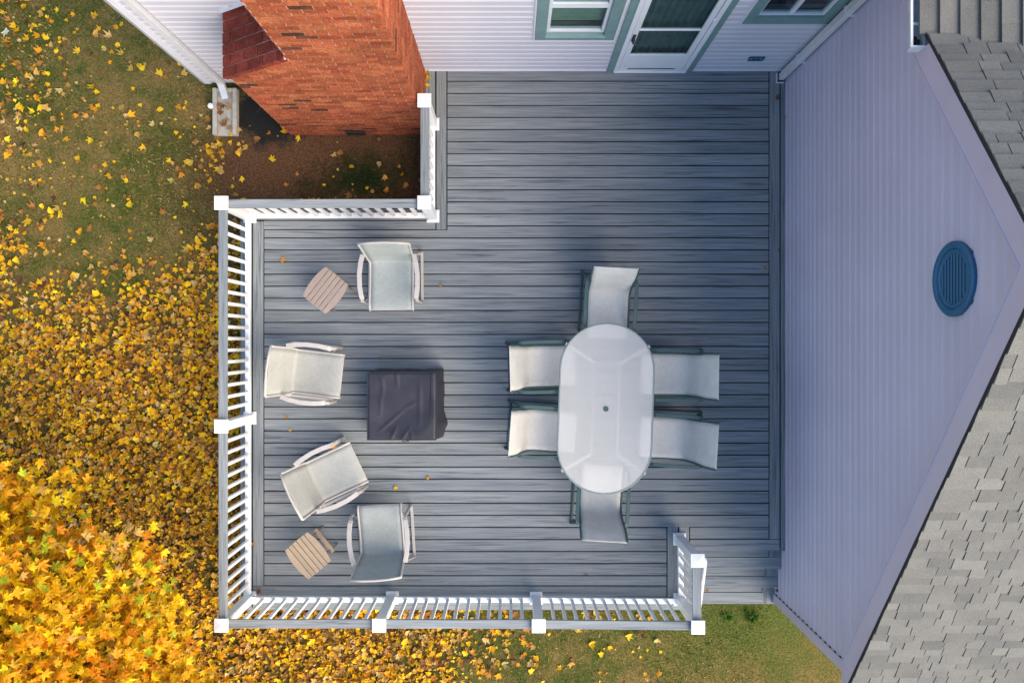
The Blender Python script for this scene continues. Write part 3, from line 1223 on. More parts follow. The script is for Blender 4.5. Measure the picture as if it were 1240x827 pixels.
b.hexa([(a0.x, CHY - .012, a0.z), (a1.x, CHY - .012, a1.z), (a1.x, YW - .001, a1.z), (a0.x, YW - .001, a0.z),
        (a0.x + uns.x * .022, CHY - .012, a0.z + uns.z * .022), (a1.x + uns.x * .022, CHY - .012, a1.z + .022), (a1.x + uns.x * .022, YW - .001, a1.z + .022), (a0.x + uns.x * .022, YW - .001, a0.z + uns.z * .022)])
put('mortar_bed', b.mesh('mortar_bed', M['mortar']), ch)
# flashing where the shoulder meets the siding
b = MB()
b.bar([Vector((CHX0 - .05, YW - .035, SHZ0)) + us * 0 + uns * .03, Vector((CHX0, YW - .035, SHZ0)) + us * Ls + uns * .03], .03, .012, side=(0, 1, 0))
put('flashing', b.mesh('flashing', M['corner']), ch)
b = MB(); b.box(-2.02, -1.80, CHY - .035, CHY - .011, -.40, -.27)
put('cleanout_door', b.mesh('cleanout_door', M['black'], .004), ch)

# ------------------------------------------------------------------ deck
deck = empty('deck', (0, 0, GZ), label='grey composite deck with picture frame border and three steps in its corner', cat='deck')
TB = .024


def board(x0, x1, y0, y1, ztop=0.0, name='deck_board', mat=None, miter=None, parent=None):
    cx, cy = (x0 + x1) / 2, (y0 + y1) / 2
    b = MB(); b.box(x0 - cx, x1 - cx, y0 - cy, y1 - cy, -TB, 0)
    mt = mat or (M['deckx'] if (x1 - x0) > (y1 - y0) else M['decky'])
    return put(name, b.mesh(name, mt, .0025), parent or deck, loc=(cx, cy, ztop))


XDL, XDN = -3.21, -1.03      # left edge, notch edge
YDN, YDB = 1.57, -3.17       # notch edge, bottom edge
G = .0060
# field boards, rows from the rear wall
P = .1424
y = YW - .146
ytop = YW - .002
i = 0
edges = []
while ytop > -2.88 + .02:
    ylo = max(y, -2.885)
    edges.append((ylo, ytop))
    ytop = ylo
    y = ytop - P
    i += 1
for ylo, yhi in edges:
    yc = (ylo + yhi) / 2
    xl = -.77 if yc > 1.32 else -2.935
    xr = 3.04
    if yc < -2.20: xr = 1.833
    if ylo < 1.32 < yhi:
        # board cut around the notch border
        # one board notched round the corner of the border
        cx_, cy_ = 0.0, (ylo + yhi) / 2
        poly = [(-2.935 + G, ylo + G), (xr - G, ylo + G), (xr - G, yhi - G), (-.77 + G, yhi - G), (-.77 + G, 1.32 - G), (-2.935 + G, 1.32 - G)]
        b = MB()
        b.add([(q[0] - cx_, q[1] - cy_, -TB) for q in poly] + [(q[0] - cx_, q[1] - cy_, 0) for q in poly],
              [tuple(range(5, -1, -1)), tuple(range(6, 12))] + [(q, (q + 1) % 6, 6 + (q + 1) % 6, 6 + q) for q in range(6)])
        put('deck_board', b.mesh('deck_board', M['deckx'], .0025), deck, loc=(cx_, cy_, 0))
        continue
    if yhi > 1.32 > ylo: pass
    board(xl + G, xr - G, ylo + G, yhi - G)
# boards right of the short rail
y_ = -2.19
for ylo, yhi in ((-2.333, -2.19), (-2.475, -2.333)):
    board(2.105, 3.04 - G if yhi > -2.3 else 3.17 - G, ylo + G, yhi - G)
# borders
board(XDN + G, -.905 - G, YDN, YW - .003); board(-.90 + G, -.77 - G, 1.32, YW - .003)
board(XDL, -.905 - G, 1.43 + G, YDN - G); board(-2.935 + .0, -.90 - G, 1.32 + G, 1.43 - G)
board(XDL, -3.075 - G, YDB, 1.43 - G); board(-3.07 + G, -2.935 - G, -2.885 - .0, 1.32 + .10)
board(-3.07 + G, 1.833 - G, -3.02 + G, -2.885 - G); board(-3.07 + G, 2.10 - G, YDB, -3.02 - G)
board(1.833 + G, 1.968 - G, -3.02 + G, -2.19); board(1.972 + G, 2.10 - G, -3.02 + G, -2.19)
board(3.04 + G, 3.17 - G, -2.333, YW - .003); board(3.174 + G, 3.25 - .003, -2.475, YW - .003)
# framing under the boards, rim boards
b = MB()
b.box(XDL + .03, 2.08, YDB + .03, 1.54, -.20, -TB - .002)
b.box(XDN + .03, 3.24, -2.45, YW - .004, -.199, -TB - .003)
put('framing', b.mesh('framing', M['deckbase']), deck)
def rim(x0, x1, y0, y1, z0=-.46, z1=-.026):
    b = MB(); b.box(x0, x1, y0, y1, z0, z1)
    put('rim_board', b.mesh('rim_board', M['deckx'] if (x1 - x0) > (y1 - y0) else M['decky'], .002), deck)
rim(XDL + .006, XDL + .03, YDB + .01, YDN - .01)
rim(XDL + .03, XDN, YDN - .03, YDN - .006)
rim(XDN + .006, XDN + .03, YDN - .03, CHY - .02)
rim(XDL + .03, 2.09, YDB + .006, YDB + .03)
rim(2.07, 2.094, YDB + .03, -2.45)
rim(2.094, 3.24, -2.455, -2.44, -.13, -.026)
# posts under the deck
for px_, py_ in ((-3.1, -3.05), (0, -3.05), (1.98, -3.05), (-3.1, 1.4), (-1.0, 1.5)):
    b = MB(); b.box(px_ - .04, px_ + .04, py_ - .03, py_ + .04, GZ - .1, -.2)
    put('footing_post', b.mesh('footing_post', M['deckbase']), deck)
# steps
st = [(-.135, -2.727), (-.265, -2.99), (-.395, -3.228)]
prev = -2.475
for i, (zt, ye) in enumerate(st):
    s_ = empty('step', (2.6, ye, zt), parent=deck)
    xr = 3.213 if i < 2 else 3.235
    xr = 3.228
    board(2.105, xr - .14 if i == 2 else xr - .002, ye, ye + .140, zt, 'tread_board', M['deckx'], parent=s_)
    board(2.105, xr - .15, ye + .147, min(ye + .285, -2.455), zt, 'tread_board', M['deckx'], parent=s_)
    board(xr - .144, xr - .002, (ye + .1415) if i < 2 else ye, min(ye + .285, -2.455), zt, 'tread_border', M['decky'], parent=s_)
    b = MB(); b.box(2.11, xr - .004, ye + .012, ye + .03, zt - .13 if i < 2 else GZ, zt - TB - .002)
    put('riser', b.mesh('riser', M['deckx']), s_)

# ------------------------------------------------------------------ railing
rl = empty('deck_railing', (-3.095, -3.02, 0), label='white vinyl railing with square post caps along the left and lower deck edges', cat='railing')
capm = MB()
cw = .0725
capm.box(-cw, cw, -cw, cw, 0, .018)
capm.add([(-cw + .004, -cw + .004, .018), (cw - .004, -cw + .004, .018), (cw - .004, cw - .004, .018), (-cw + .004, cw - .004, .018), (0, 0, .034)],
         [(0, 1, 4), (1, 2, 4), (2, 3, 4), (3, 0, 4)])
capm = capm.mesh('cap', M['white'])
pm = MB(); pm.box(-.05, .05, -.05, .05, 0.0, .95)
pm = pm.mesh('post', M['white'], .004)
sk = MB(); sk.box(-.074, .074, -.074, .074, .0005, .02)
sk.add([(-.070, -.070, .02), (.070, -.070, .02), (.070, .070, .02), (-.070, .070, .02), (-.052, -.052, .038), (.052, -.052, .038), (.052, .052, .038), (-.052, .052, .038)],
       [(0, 1, 5, 4), (1, 2, 6, 5), (2, 3, 7, 6), (3, 0, 4, 7), (4, 5, 6, 7)])
sk = sk.mesh('skirt', M['white'])
posts = [(-.933, 2.563), (-.933, 1.477), (-3.095, 1.473), (-3.095, -.903), (-3.095, -3.02), (-1.414, -3.02), (.284, -3.025), (1.981, -3.04), (1.976, -2.33)]
for (x, y) in posts:
    p_ = put('post', pm, rl, loc=(x, y, 0))
    put('cap', capm, p_, loc=(x, y, .935))
    put('skirt', sk, p_, loc=(x, y, 0))
bal = MB(); bal.box(-.0175, .0175, -.0175, .0175, .09, .83)
bal = bal.mesh('baluster', M['white'], .002)
for a, c in zip(posts[:-1], posts[1:]):
    a = Vector((*a, 0)); c = Vector((*c, 0))
    d = (c - a); L = d.length; u = d.normalized()
    ax = abs(u.x) > abs(u.y)
    p0, p1 = a + u * .05, c - u * .05
    def seg(nm, z0, z1, w, mat, bev=.003):
        b = MB(); md = (p0 + p1) / 2
        ln = (p1 - p0).length
        sd = Vector((-u.y, u.x, 0))
        q = []
        for zz in (z0, z1):
            for s1, s2 in ((-1, -1), (1, -1), (1, 1), (-1, 1)):
                q.append(u * (s1 * ln / 2) + sd * (s2 * w / 2) + Vector((0, 0, zz)))
        b.hexa(q)
        return put(nm, b.mesh(nm, mat, bev), rl, loc=md)
    seg('top_rail', .875, .903, .094, M['rail_top_x'] if ax else M['rail_top_y'])
    seg('upper_rail', .825, .873, .052, M['white'])
    seg('bottom_rail', .05, .095, .062, M['white'])
    n_ = max(2, round((L - .1) / .127))
    for i in range(1, n_):
        q = p0 + (p1 - p0) * (i / n_)
        put('baluster', bal, rl, loc=q)
hb = MB()
hx = 2.078
hp = [(2.03, -2.33, .86), (hx - .008, -2.325, .872), (hx, -2.36, .868), (hx, -2.45, .832), (hx, -2.9, .62), (hx, -3.12, .52), (hx - .01, -3.15, .48), (2.03, -3.08, .44)]
hb.tube(hp, .019, 10)
put('stair_handrail', hb.mesh('stair_handrail', M['white'], smooth=True), rl)

# ------------------------------------------------------------------ sling chairs
def sling(profile, wtop, wbot, thick=.006, sag=.012, nw=9):
    """closed thin sheet; profile = [(x,z)], width blends by index"""
    b = MB()
    m_ = len(profile)
    top, bot = [], []
    for i, (x, z) in enumerate(profile):
        t = i / (m_ - 1)
        wd = wtop * (1 - min(1, t * 2)) + wbot * min(1, t * 2)
        a = profile[max(0, i - 1)]; c = profile[min(m_ - 1, i + 1)]
        tx, tz = c[0] - a[0], c[1] - a[1]
        ll = math.hypot(tx, tz)
        nxn, nzn = -tz / ll, tx / ll
        sg = sag * math.sin(math.pi * t)
        for k in range(nw):
            f = k / (nw - 1) * 2 - 1
            yy = f * wd / 2
            dd = -sg * (1 - f * f)
            top.append((x + nxn * dd, yy, z + nzn * dd))
            bot.append((x + nxn * (dd - thick), yy, z + nzn * (dd - thick)))
    vs = top + bot
    o = len(top)
    fs = []
    for i in range(m_ - 1):
        for k in range(nw - 1):
            q = i * nw + k
            fs.append((q, q + 1, q + nw + 1, q + nw))
            fs.append((o + q, o + q + nw, o + q + nw + 1, o + q + 1))
        fs.append((i * nw, (i + 1) * nw, o + (i + 1) * nw, o + i * nw))
        fs.append((i * nw + nw - 1, o + i * nw + nw - 1, o + (i + 1) * nw + nw - 1, (i + 1) * nw + nw - 1))
    fs.append(tuple(range(nw)) + tuple(o + k for k in range(nw - 1, -1, -1)))
    e0 = (m_ - 1) * nw
    fs.append(tuple(e0 + k for k in range(nw)) + tuple(o + e0 + k for k in range(nw - 1, -1, -1)))
    b.add(vs, fs)
    return b


def smooth_prof(pts, n=4):
    out = []
    for i in range(len(pts) - 1):
        p0 = Vector(pts[max(0, i - 1)]); p1 = Vector(pts[i]); p2 = Vector(pts[i + 1]); p3 = Vector(pts[min(len(pts) - 1, i + 2)])
        for k in range(n):
            t = k / n
            q = .5 * ((2 * p1) + (-p0 + p2) * t + (2 * p0 - 5 * p1 + 4 * p2 - p3) * t * t + (-p0 + 3 * p1 - 3 * p2 + p3) * t ** 3)
            out.append(tuple(q))
    out.append(tuple(pts[-1]))
    return out


def local(name, me, root):
    o = bpy.data.objects.new(name, me)
    COL.objects.link(o)
    o.parent = root
    return o


def make_dining_chair():
    root = empty('dining_chair')
    prof = smooth_prof([(-.225, .975), (-.165, .86), (-.10, .68), (-.045, .52), (.005, .425), (.09, .395), (.26, .405), (.42, .435), (.495, .43), (.52, .395)], 4)
    local('sling', sling(prof, .485, .465).mesh('sling', M['fab_din'], smooth=True), root)
    for sd in (-1, 1):
        b = MB()
        b.tube([(x, sd * (.236 + (.010 if z > .7 else 0)), z - .004) for x, z in prof[::2]], .0115, 8)
        local('side_rail', b.mesh('side_rail', M['frame_teal'], smooth=True), root)
        b = MB()
        ya = sd * .280
        b.bar([(-.13, sd * .262, .66), (-.09, sd * .272, .665), (.0, ya * .985, .66), (.2, ya * .985, .65), (.38, ya * .98, .635), (.43, ya * .98, .61)], .040, .016, side=(0, 1, 0))
        local('armrest', b.mesh('armrest', M['frame_teal'], .003), root)
        b = MB()
        b.tube([(.42, ya, .62), (.455, ya, .55), (.46, ya, .30), (.45, ya, .03), (.42, ya, .016), (.1, ya, .014), (-.22, ya, .016), (-.255, ya, .03), (-.24, ya, .10), (-.12, sd * .27, .64)], .0135, 8)
        local('leg_frame', b.mesh('leg_frame', M['frame_teal'], smooth=True), root)
        b = MB()
        b.tube([(.452, ya, .36), (.40, sd * .238, .405)], .010, 6)
        b.tube([(-.13, ya, .58), (-.085, sd * .238, .58)], .010, 6)
        local('bracket', b.mesh('bracket', M['frame_teal'], smooth=True), root)
        b = MB()
        b.box(-.275, -.245, ya - .017, ya + .017, 0.001, .022)
        b.box(.42, .45, ya - .017, ya + .017, 0.001, .02)
        local('foot_cap', b.mesh('foot_cap', M['black'], .003), root)
    b = MB()
    b.tube([(-.235, -.28, .016), (-.235, .28, .016)], .013, 8)
    local('crossbar', b.mesh('crossbar', M['frame_teal'], smooth=True), root)
    b = MB()
    b.tube([(.20, -.236, .345), (.20, .236, .345)], .011, 8)
    local('crossbar', b.mesh('crossbar', M['frame_teal'], smooth=True), root)
    return root


dch = make_dining_chair()
# crease position (world, seat level), facing angle in degrees
dins = [
    (.205, -.285, 1.5, 'upper of the two cream dining chairs on the left of the oval table'),
    (.205, -.995, -4.0, 'lower of the two cream dining chairs on the left of the oval table'),
    (1.968, -.375, 179.0, 'upper of the two cream dining chairs on the right of the oval table'),
    (1.955, -1.105, 176.5, 'cream dining chair on the right of the oval table, the one nearest the steps'),
    (1.095, .555, -93.0, 'cream sling dining chair at the head of the oval table nearest the glass door'),
    (.995, -1.895, 86.5, 'cream sling dining chair at the foot of the oval table nearest the lower railing'),
]
for i, (x, y, a, lb) in enumerate(dins):
    o = dch if i == 0 else copy_tree(dch)
    o.location = (x, y, 0)
    o.rotation_euler = (0, 0, R(a))
    tag(o, lb, 'chair', 'cream sling chairs round the oval table')


def make_lounge(fab):
    root = empty('patio_chair')
    prof = smooth_prof([(-.135, .90), (-.112, .80), (-.07, .62), (-.038, .48), (-.016, .40), (-.008, .375), (.005, .356), (.03, .350), (.10, .350), (.28, .37), (.45, .405), (.53, .40), (.55, .37)], 4)
    local('sling', sling(prof, .535, .475, sag=.018).mesh('sling', M[fab], smooth=True), root)
    for sd in (-1, 1):
        b = MB()
        m_ = len(prof)
        pts = []
        for i, (x, z) in list(enumerate(prof))[::2]:
            t = i / (m_ - 1)
            wd = .535 * (1 - min(1, t * 2)) + .475 * min(1, t * 2)
            pts.append((x, sd * (wd / 2 + .006), z))
        b.tube(pts, .013, 8)
        local('side_rail', b.mesh('side_rail', M['frame_cream'], smooth=True), root)
        b = MB()
        ya = sd * .31
        b.bar([(-.06, sd * .282, .60), (.03, sd * .305, .605), (.16, sd * .322, .60), (.30, sd * .320, .59), (.40, sd * .306, .575), (.43, sd * .30, .55)], .052, .018, side=(0, 1, 0))
        local('armrest', b.mesh('armrest', M['frame_cream'], .004), root)
        b = MB()
        b.bar([(.42, ya * .97, .565), (.455, ya, .49), (.46, ya, .12), (.44, ya, .03), (.38, ya, .014), (.0, ya, .013), (-.10, ya, .014), (-.15, ya, .04), (-.13, ya, .15), (-.05, sd * .285, .585)], .034, .018, side=(0, 1, 0))
        local('leg_frame', b.mesh('leg_frame', M['frame_cream'], .003), root)
        b = MB(); b.tube([(.45, ya, .33), (.40, sd * .245, .385)], .010, 6); b.tube([(-.09, ya * .97, .42), (-.02, sd * .26, .42)], .010, 6)
        local('bracket', b.mesh('bracket', M['frame_cream'], smooth=True), root)
    b = MB()
    b.tube([(-.138, -.274, .905), (-.148, -.14, .914), (-.152, 0, .918), (-.148, .14, .914), (-.138, .274, .905)], .014, 8)
    local('top_bar', b.mesh('top_bar', M['frame_cream'], smooth=True), root)
    for q0, q1 in (((.54, -.24, .375), (.54, .24, .375)), ((.10, -.24, .30), (.10, .24, .30)), ((-.12, -.31, .014), (-.12, .31, .014))):
        b = MB(); b.tube([q0, q1], .011, 8)
        local('crossbar', b.mesh('crossbar', M['frame_cream'], smooth=False), root)
    return root


la = make_lounge('fab_lou')
lc = make_lounge('fab_lou2')
lo = [
    (la, -1.372, .905, -89.5, 'grey green patio chair beside the brown slatted side table, nearest the brick chimney'),
    (lc, -2.475, -.335, -6.4, 'cream grey sling patio chair standing against the left railing and facing the dark cover'),
    ('copyc', -2.235, -1.60, 25.5, 'cream grey sling patio chair turned diagonally, with one small leaf on its arm'),
    ('copya', -1.47, -2.40, 93.5, 'patio chair with its shaded back to the lower railing, beside the tan side table'),
]
for p_, x, y, a, lb in lo:
    if p_ == 'copyc': p_ = copy_tree(lc)
    elif p_ == 'copya': p_ = copy_tree(la)
    p_.location = (x, y, 0)
    p_.rotation_euler = (0, 0, R(a))
    tag(p_, lb, 'chair', 'patio chairs round the covered table')

# ------------------------------------------------------------------ oval dining table
tb = empty('dining_table', (1.025, -.735, 0), label='long oval table with milky glass top, six cream chairs around it', cat='table')
tb.rotation_euler = (0, 0, R(-1.9))


def oval(hw, hl, n=20):
    pts = []
    c_ = hl - hw
    for i in range(n + 1):
        a = math.pi * i / n
        pts.append((hw * math.cos(a), c_ + hw * .99 * math.sin(a)))
    for i in range(n + 1):
        a = math.pi + math.pi * i / n
        pts.append((hw * math.cos(a), -c_ + hw * .99 * math.sin(a)))
    return pts


o_ = oval(.508, .930)
b = MB()
k = len(o_)
b.add([(x, y, .722) for x, y in o_] + [(x, y, .728) for x, y in o_], [tuple(range(k - 1, -1, -1)), tuple(range(k, 2 * k))] + [(i, (i + 1) % k, k + (i + 1) % k, k + i) for i in range(k)])
local('glass_top', b.mesh('glass_top', M['glass_table']), tb)
b = MB(); b.tube([(x, y, .722) for x, y in oval(.512, .934)], .0105, 8, close=True)
M['rim_grey'] = simple('grey_green_rim', (.22, .27, .265), .4, .05, 20)
local('rim', b.mesh('rim', M['rim_grey'], smooth=True), tb)
b = MB()
b.tube([(.024 * math.cos(a * math.pi / 8), .024 * math.sin(a * math.pi / 8), .730) for a in range(16)], .006, 6, close=True)
b.add([(.022 * math.cos(a * math.pi / 8), .022 * math.sin(a * math.pi / 8), .731) for a in range(16)], [tuple(range(16))])
local('umbrella_hole', b.mesh('umbrella_hole', M['hole']), tb)
for sx in (-1, 1):
    for sy in (-1, 1):
        b = MB()
        b.tube([(sx * .44, sy * .66, .70), (sx * .36, sy * .60, .55), (sx * .30, sy * .55, .30), (sx * .36, sy * .66, .012)], .018, 8)
        local('leg', b.mesh('leg', M['frame_cream'], smooth=True), tb)
        b = MB(); b.bar([(sx * .46, sy * .70, .708), (sx * .14, sy * .50, .70)], .035, .016)
        local('brace', b.mesh('brace', M['frame_cream']), tb)
b = MB()
b.tube([(-.14, -.5, .695), (-.14, .5, .695), (.14, .5, .695), (.14, -.5, .695)], .012, 8, close=True)
local('under_frame', b.mesh('under_frame', M['frame_cream'], smooth=True), tb)


# ------------------------------------------------------------------ slatted side tables
def side_table(x, y, ang, mat, label):
    """slats run along local x; bowed long edges at +-y"""
    t = empty('side_table', (x, y, 0), label=label, cat='table', group='small slatted side tables')
    t.rotation_euler = (0, 0, R(ang))
    L, Wd, ns = .43, .345, 6
    pw = Wd / ns
    for i in range(ns):
        y0, y1 = -Wd / 2 + i * pw + .004, -Wd / 2 + (i + 1) * pw - .004
        b = MB()
        npt = 9
        up, lo_ = [], []
        for k_ in range(npt):
            f = k_ / (npt - 1) * 2 - 1
            shrink = (1 - f * f)
            ya, yb = y0, y1
            if i == 0: ya = y0 - .030 * shrink + .006
            if i == ns - 1: yb = y1 + .030 * shrink - .006
            # ends very slightly rounded across the table
            endx = L / 2 * (1 - .03 * abs((i + .5) / ns * 2 - 1))
            up.append((f * endx, ya, yb))
        vs = []
        for z_ in (.432, .452):
            vs += [(a, c, z_) for a, c, d_ in up] + [(a, d_, z_) for a, c, d_ in reversed(up)]
        k2 = 2 * npt
        b.add(vs, [tuple(range(k2 - 1, -1, -1)), tuple(range(k2, 2 * k2))] + [(q, (q + 1) % k2, k2 + (q + 1) % k2, k2 + q) for q in range(k2)])
        local('slat', b.mesh('slat', M[mat], .002), t)
    for sx in (-1, 1):
        b = MB(); b.bar([(sx * .15, -Wd / 2 + .02, .42), (sx * .15, Wd / 2 - .02, .42)], .03, .02)
        local('batten', b.mesh('batten', M[mat]), t)
        for sy in (-1, 1):
            xo = sx * (.16 if sy > 0 else .13)
            b = MB(); b.bar([(xo, sy * .15, .41), (xo, -.15 if sy > 0 else .20, .012)], .018, .026, side=(1, 0, 0))
            local('leg', b.mesh('leg', M['leg_dark'], .002), t)
    for sy in (1,):
        b = MB(); b.bar([(-.17, sy * .135, .11), (.17, sy * .135, .11)], .05, .016)
        local('stretcher', b.mesh('stretcher', M[mat], .002), t)
    return t


side_table(-2.102, .577, 51.5, 'wood_a', 'small greyish brown slatted side table left of the upper patio chair')
side_table(-2.298, -2.409, -50.5, 'wood_b', 'small tan slatted side table in the lower left corner with its lower frame showing')

# ------------------------------------------------------------------ covered square table
cv_ = empty('covered_table', (-1.223, -.715, 0), label='square patio table under a dark charcoal cloth cover between the patio chairs', cat='covered table')


def wrinkle(x, y):
    w = .0
    # radiating folds from the lower edge, a diagonal crease and a few short tucks
    def crease(px, py, qx, qy, h, wd):
        dx_, dy_ = qx - px, qy - py
        L2 = dx_ * dx_ + dy_ * dy_
        t = max(0, min(1, ((x - px) * dx_ + (y - py) * dy_) / L2))
        d2 = (x - px - t * dx_) ** 2 + (y - py - t * dy_) ** 2
        return h * math.exp(-d2 / (wd * wd)) * (math.sin(math.pi * min(1, max(0, .15 + t * .8))))
    w += crease(-.25, -.28, .05, -.02, .012, .014)
    w += crease(.05, -.02, .18, .05, .008, .02)
    w += crease(-.12, -.37, -.05, -.22, .014, .016)
    w += crease(0, -.37, .10, -.22, .014, .014)
    w += crease(.12, -.37, .09, -.25, .010, .012)
    w += crease(-.06, .36, -.04, .20, .014, .014)
    w += crease(-.22, .3, -.20, .12, .010, .018)
    w += crease(-.24, -.1, -.22, .18, .008, .016)
    w += crease(.20, -.2, .20, .3, .010, .02)
    w += crease(-.30, -.2, -.10, -.34, .010, .014)
    w *= .62
    w += .004 * math.sin(9 * x + 5 * y + 1) + .003 * math.sin(14 * y - 7 * x)
    return w


b = MB()
ng = 48
hx_, hy_ = .378, .372
vs = []
for j in range(ng + 1):
    for i in range(ng + 1):
        u_, v_ = i / ng * 2 - 1, j / ng * 2 - 1
        x, y = u_ * hx_, v_ * hy_
        edge = max(abs(u_), abs(v_))
        z_ = .60 + wrinkle(x, y) - .018 * (1 - min(1, abs(u_) ** 2 + abs(v_) ** 2)) - (.010 if edge > .985 else 0)
        vs.append((x, y, z_))
fs = [(j * (ng + 1) + i, j * (ng + 1) + i + 1, (j + 1) * (ng + 1) + i + 1, (j + 1) * (ng + 1) + i) for j in range(ng) for i in range(ng)]
b.add(vs, fs)
# sides: loop round the border
loop = [(i, 0) for i in range(ng)] + [(ng, j) for j in range(ng)] + [(i, ng) for i in range(ng, 0, -1)] + [(0, j) for j in range(ng, 0, -1)]
nl = 12
base = len(b.v)
sv = []
for lv in range(nl + 1):
    t = lv / nl
    for q, (i, j) in enumerate(loop):
        u_, v_ = i / ng * 2 - 1, j / ng * 2 - 1
        x, y = u_ * hx_, v_ * hy_
        top = vs[j * (ng + 1) + i][2]
        a = math.atan2(v_, u_)
        f = .020 * t + .0035 * t * math.sin(q * .33) + .002 * t * math.sin(q * .9 + 1)
        if u_ > .99: f += .028 * t
        bul = 0
        if u_ > .9 and v_ < -.2:
            bul = .040 * t * math.exp(-((v_ + .62) / .22) ** 2)
        nxx = (1 if u_ > .99 else (-1 if u_ < -.99 else u_ * .6)); nyy = (1 if v_ > .99 else (-1 if v_ < -.99 else v_ * .6))
        nl_ = math.hypot(nxx, nyy)
        sv.append((x + nxx / nl_ * f + bul, y + nyy / nl_ * f, top * (1 - t) + .03 * t + .012 * t * math.sin(q * .3)))
k = len(loop)
fs = []
for lv in range(nl):
    for q in range(k):
        r_ = (q + 1) % k
        fs.append((lv * k + q, lv * k + r_, (lv + 1) * k + r_, (lv + 1) * k + q))
b.add(sv, fs)
local('cloth_cover', b.mesh('cloth_cover', M['cover'], smooth=True), cv_)
b = MB()
edge = [(x * 1.004, y * 1.004, z_ + .002) for (x, y, z_) in [vs[j * (ng + 1) + i] for i, j in loop]]
b.tube(edge, .0055, 6, close=True)
local('piping', b.mesh('piping', M['cover_seam'], smooth=True), cv_)
b = MB(); b.tube([(hx_ * .86, -hy_, .598), (hx_ * .85, -.1, .603), (hx_ * .86, hy_, .598)], .004, 6)
local('seam', b.mesh('seam', M['cover_seam'], smooth=True), cv_)
b = MB(); b.tube([(.03, -.385, .40), (.04, -.41, .44), (.07, -.405, .47), (.05, -.395, .5), (.02, -.41, .48), (.0, -.40, .46), (-.03, -.43, .43)], .004, 6)
local('tie_cord', b.mesh('tie_cord', M['cover_seam'], smooth=True), cv_)
for sx in (-1, 1):
    for sy in (-1, 1):
        b = MB(); b.box(sx * .31 - .02, sx * .31 + .02, sy * .31 - .02, sy * .31 + .02, 0.001, .56)
        local('leg', b.mesh('leg', M['black']), cv_)

# ------------------------------------------------------------------ splash block
sp = empty('splash_block', (-3.56, 2.84, GZ), label='pale concrete splash block under the left downspout with brown leaves in it', cat='splash block')
b = MB()
x0, x1, y0, y1 = -3.70, -3.40, 2.55, 3.13
b.box(x0, x1, y0, y1, GZ - .02, GZ + .035)
put('slab', b.mesh('slab', M['concrete'], .006), sp)
b = MB()
b.box(x0 + .0, x0 + .055, y0, y1, GZ + .03, GZ + .085)
b.box(x1 - .055, x1, y0, y1, GZ + .03, GZ + .085)
b.box(x0 + .055, x1 - .055, y1 - .05, y1 - .001, GZ + .03, GZ + .082)
put('raised_edge', b.mesh('raised_edge', M['concrete'], .008), sp)
b = MB()
b.tube([(-3.715, 2.90, GZ), (-3.715, 2.90, GZ + .09)], .026, 14)
b.tube([(-3.715, 2.90, GZ + .09), (-3.715, 2.90, GZ + .105), (-3.715, 2.90, GZ + .115)], [.034, .034, .012], 14)
tag(put('pipe_cap', b.mesh('pipe_cap', M['white'], smooth=False)), 'small round white pipe cap beside the splash block', 'pipe cap')

# ------------------------------------------------------------------ leaves
LEAF = [(90, .56), (80, .36), (72, .40), (62, .25), (52, .42), (40, .55), (28, .38), (18, .40), (8, .24), (-8, .36), (-20, .42), (-32, .28), (-55, .20), (-84, .16)]
LEAFP = [(r_ * math.cos(R(a)), r_ * math.sin(R(a))) for a, r_ in LEAF] + [(-r_ * math.cos(R(a)), r_ * math.sin(R(a))) for a, r_ in reversed(LEAF[1:])]
LP = np.array(LEAFP)
NLP = len(LP)
LSTEM = [(0.012, -.15), (-.012, -.15), (0.0, -.62)]


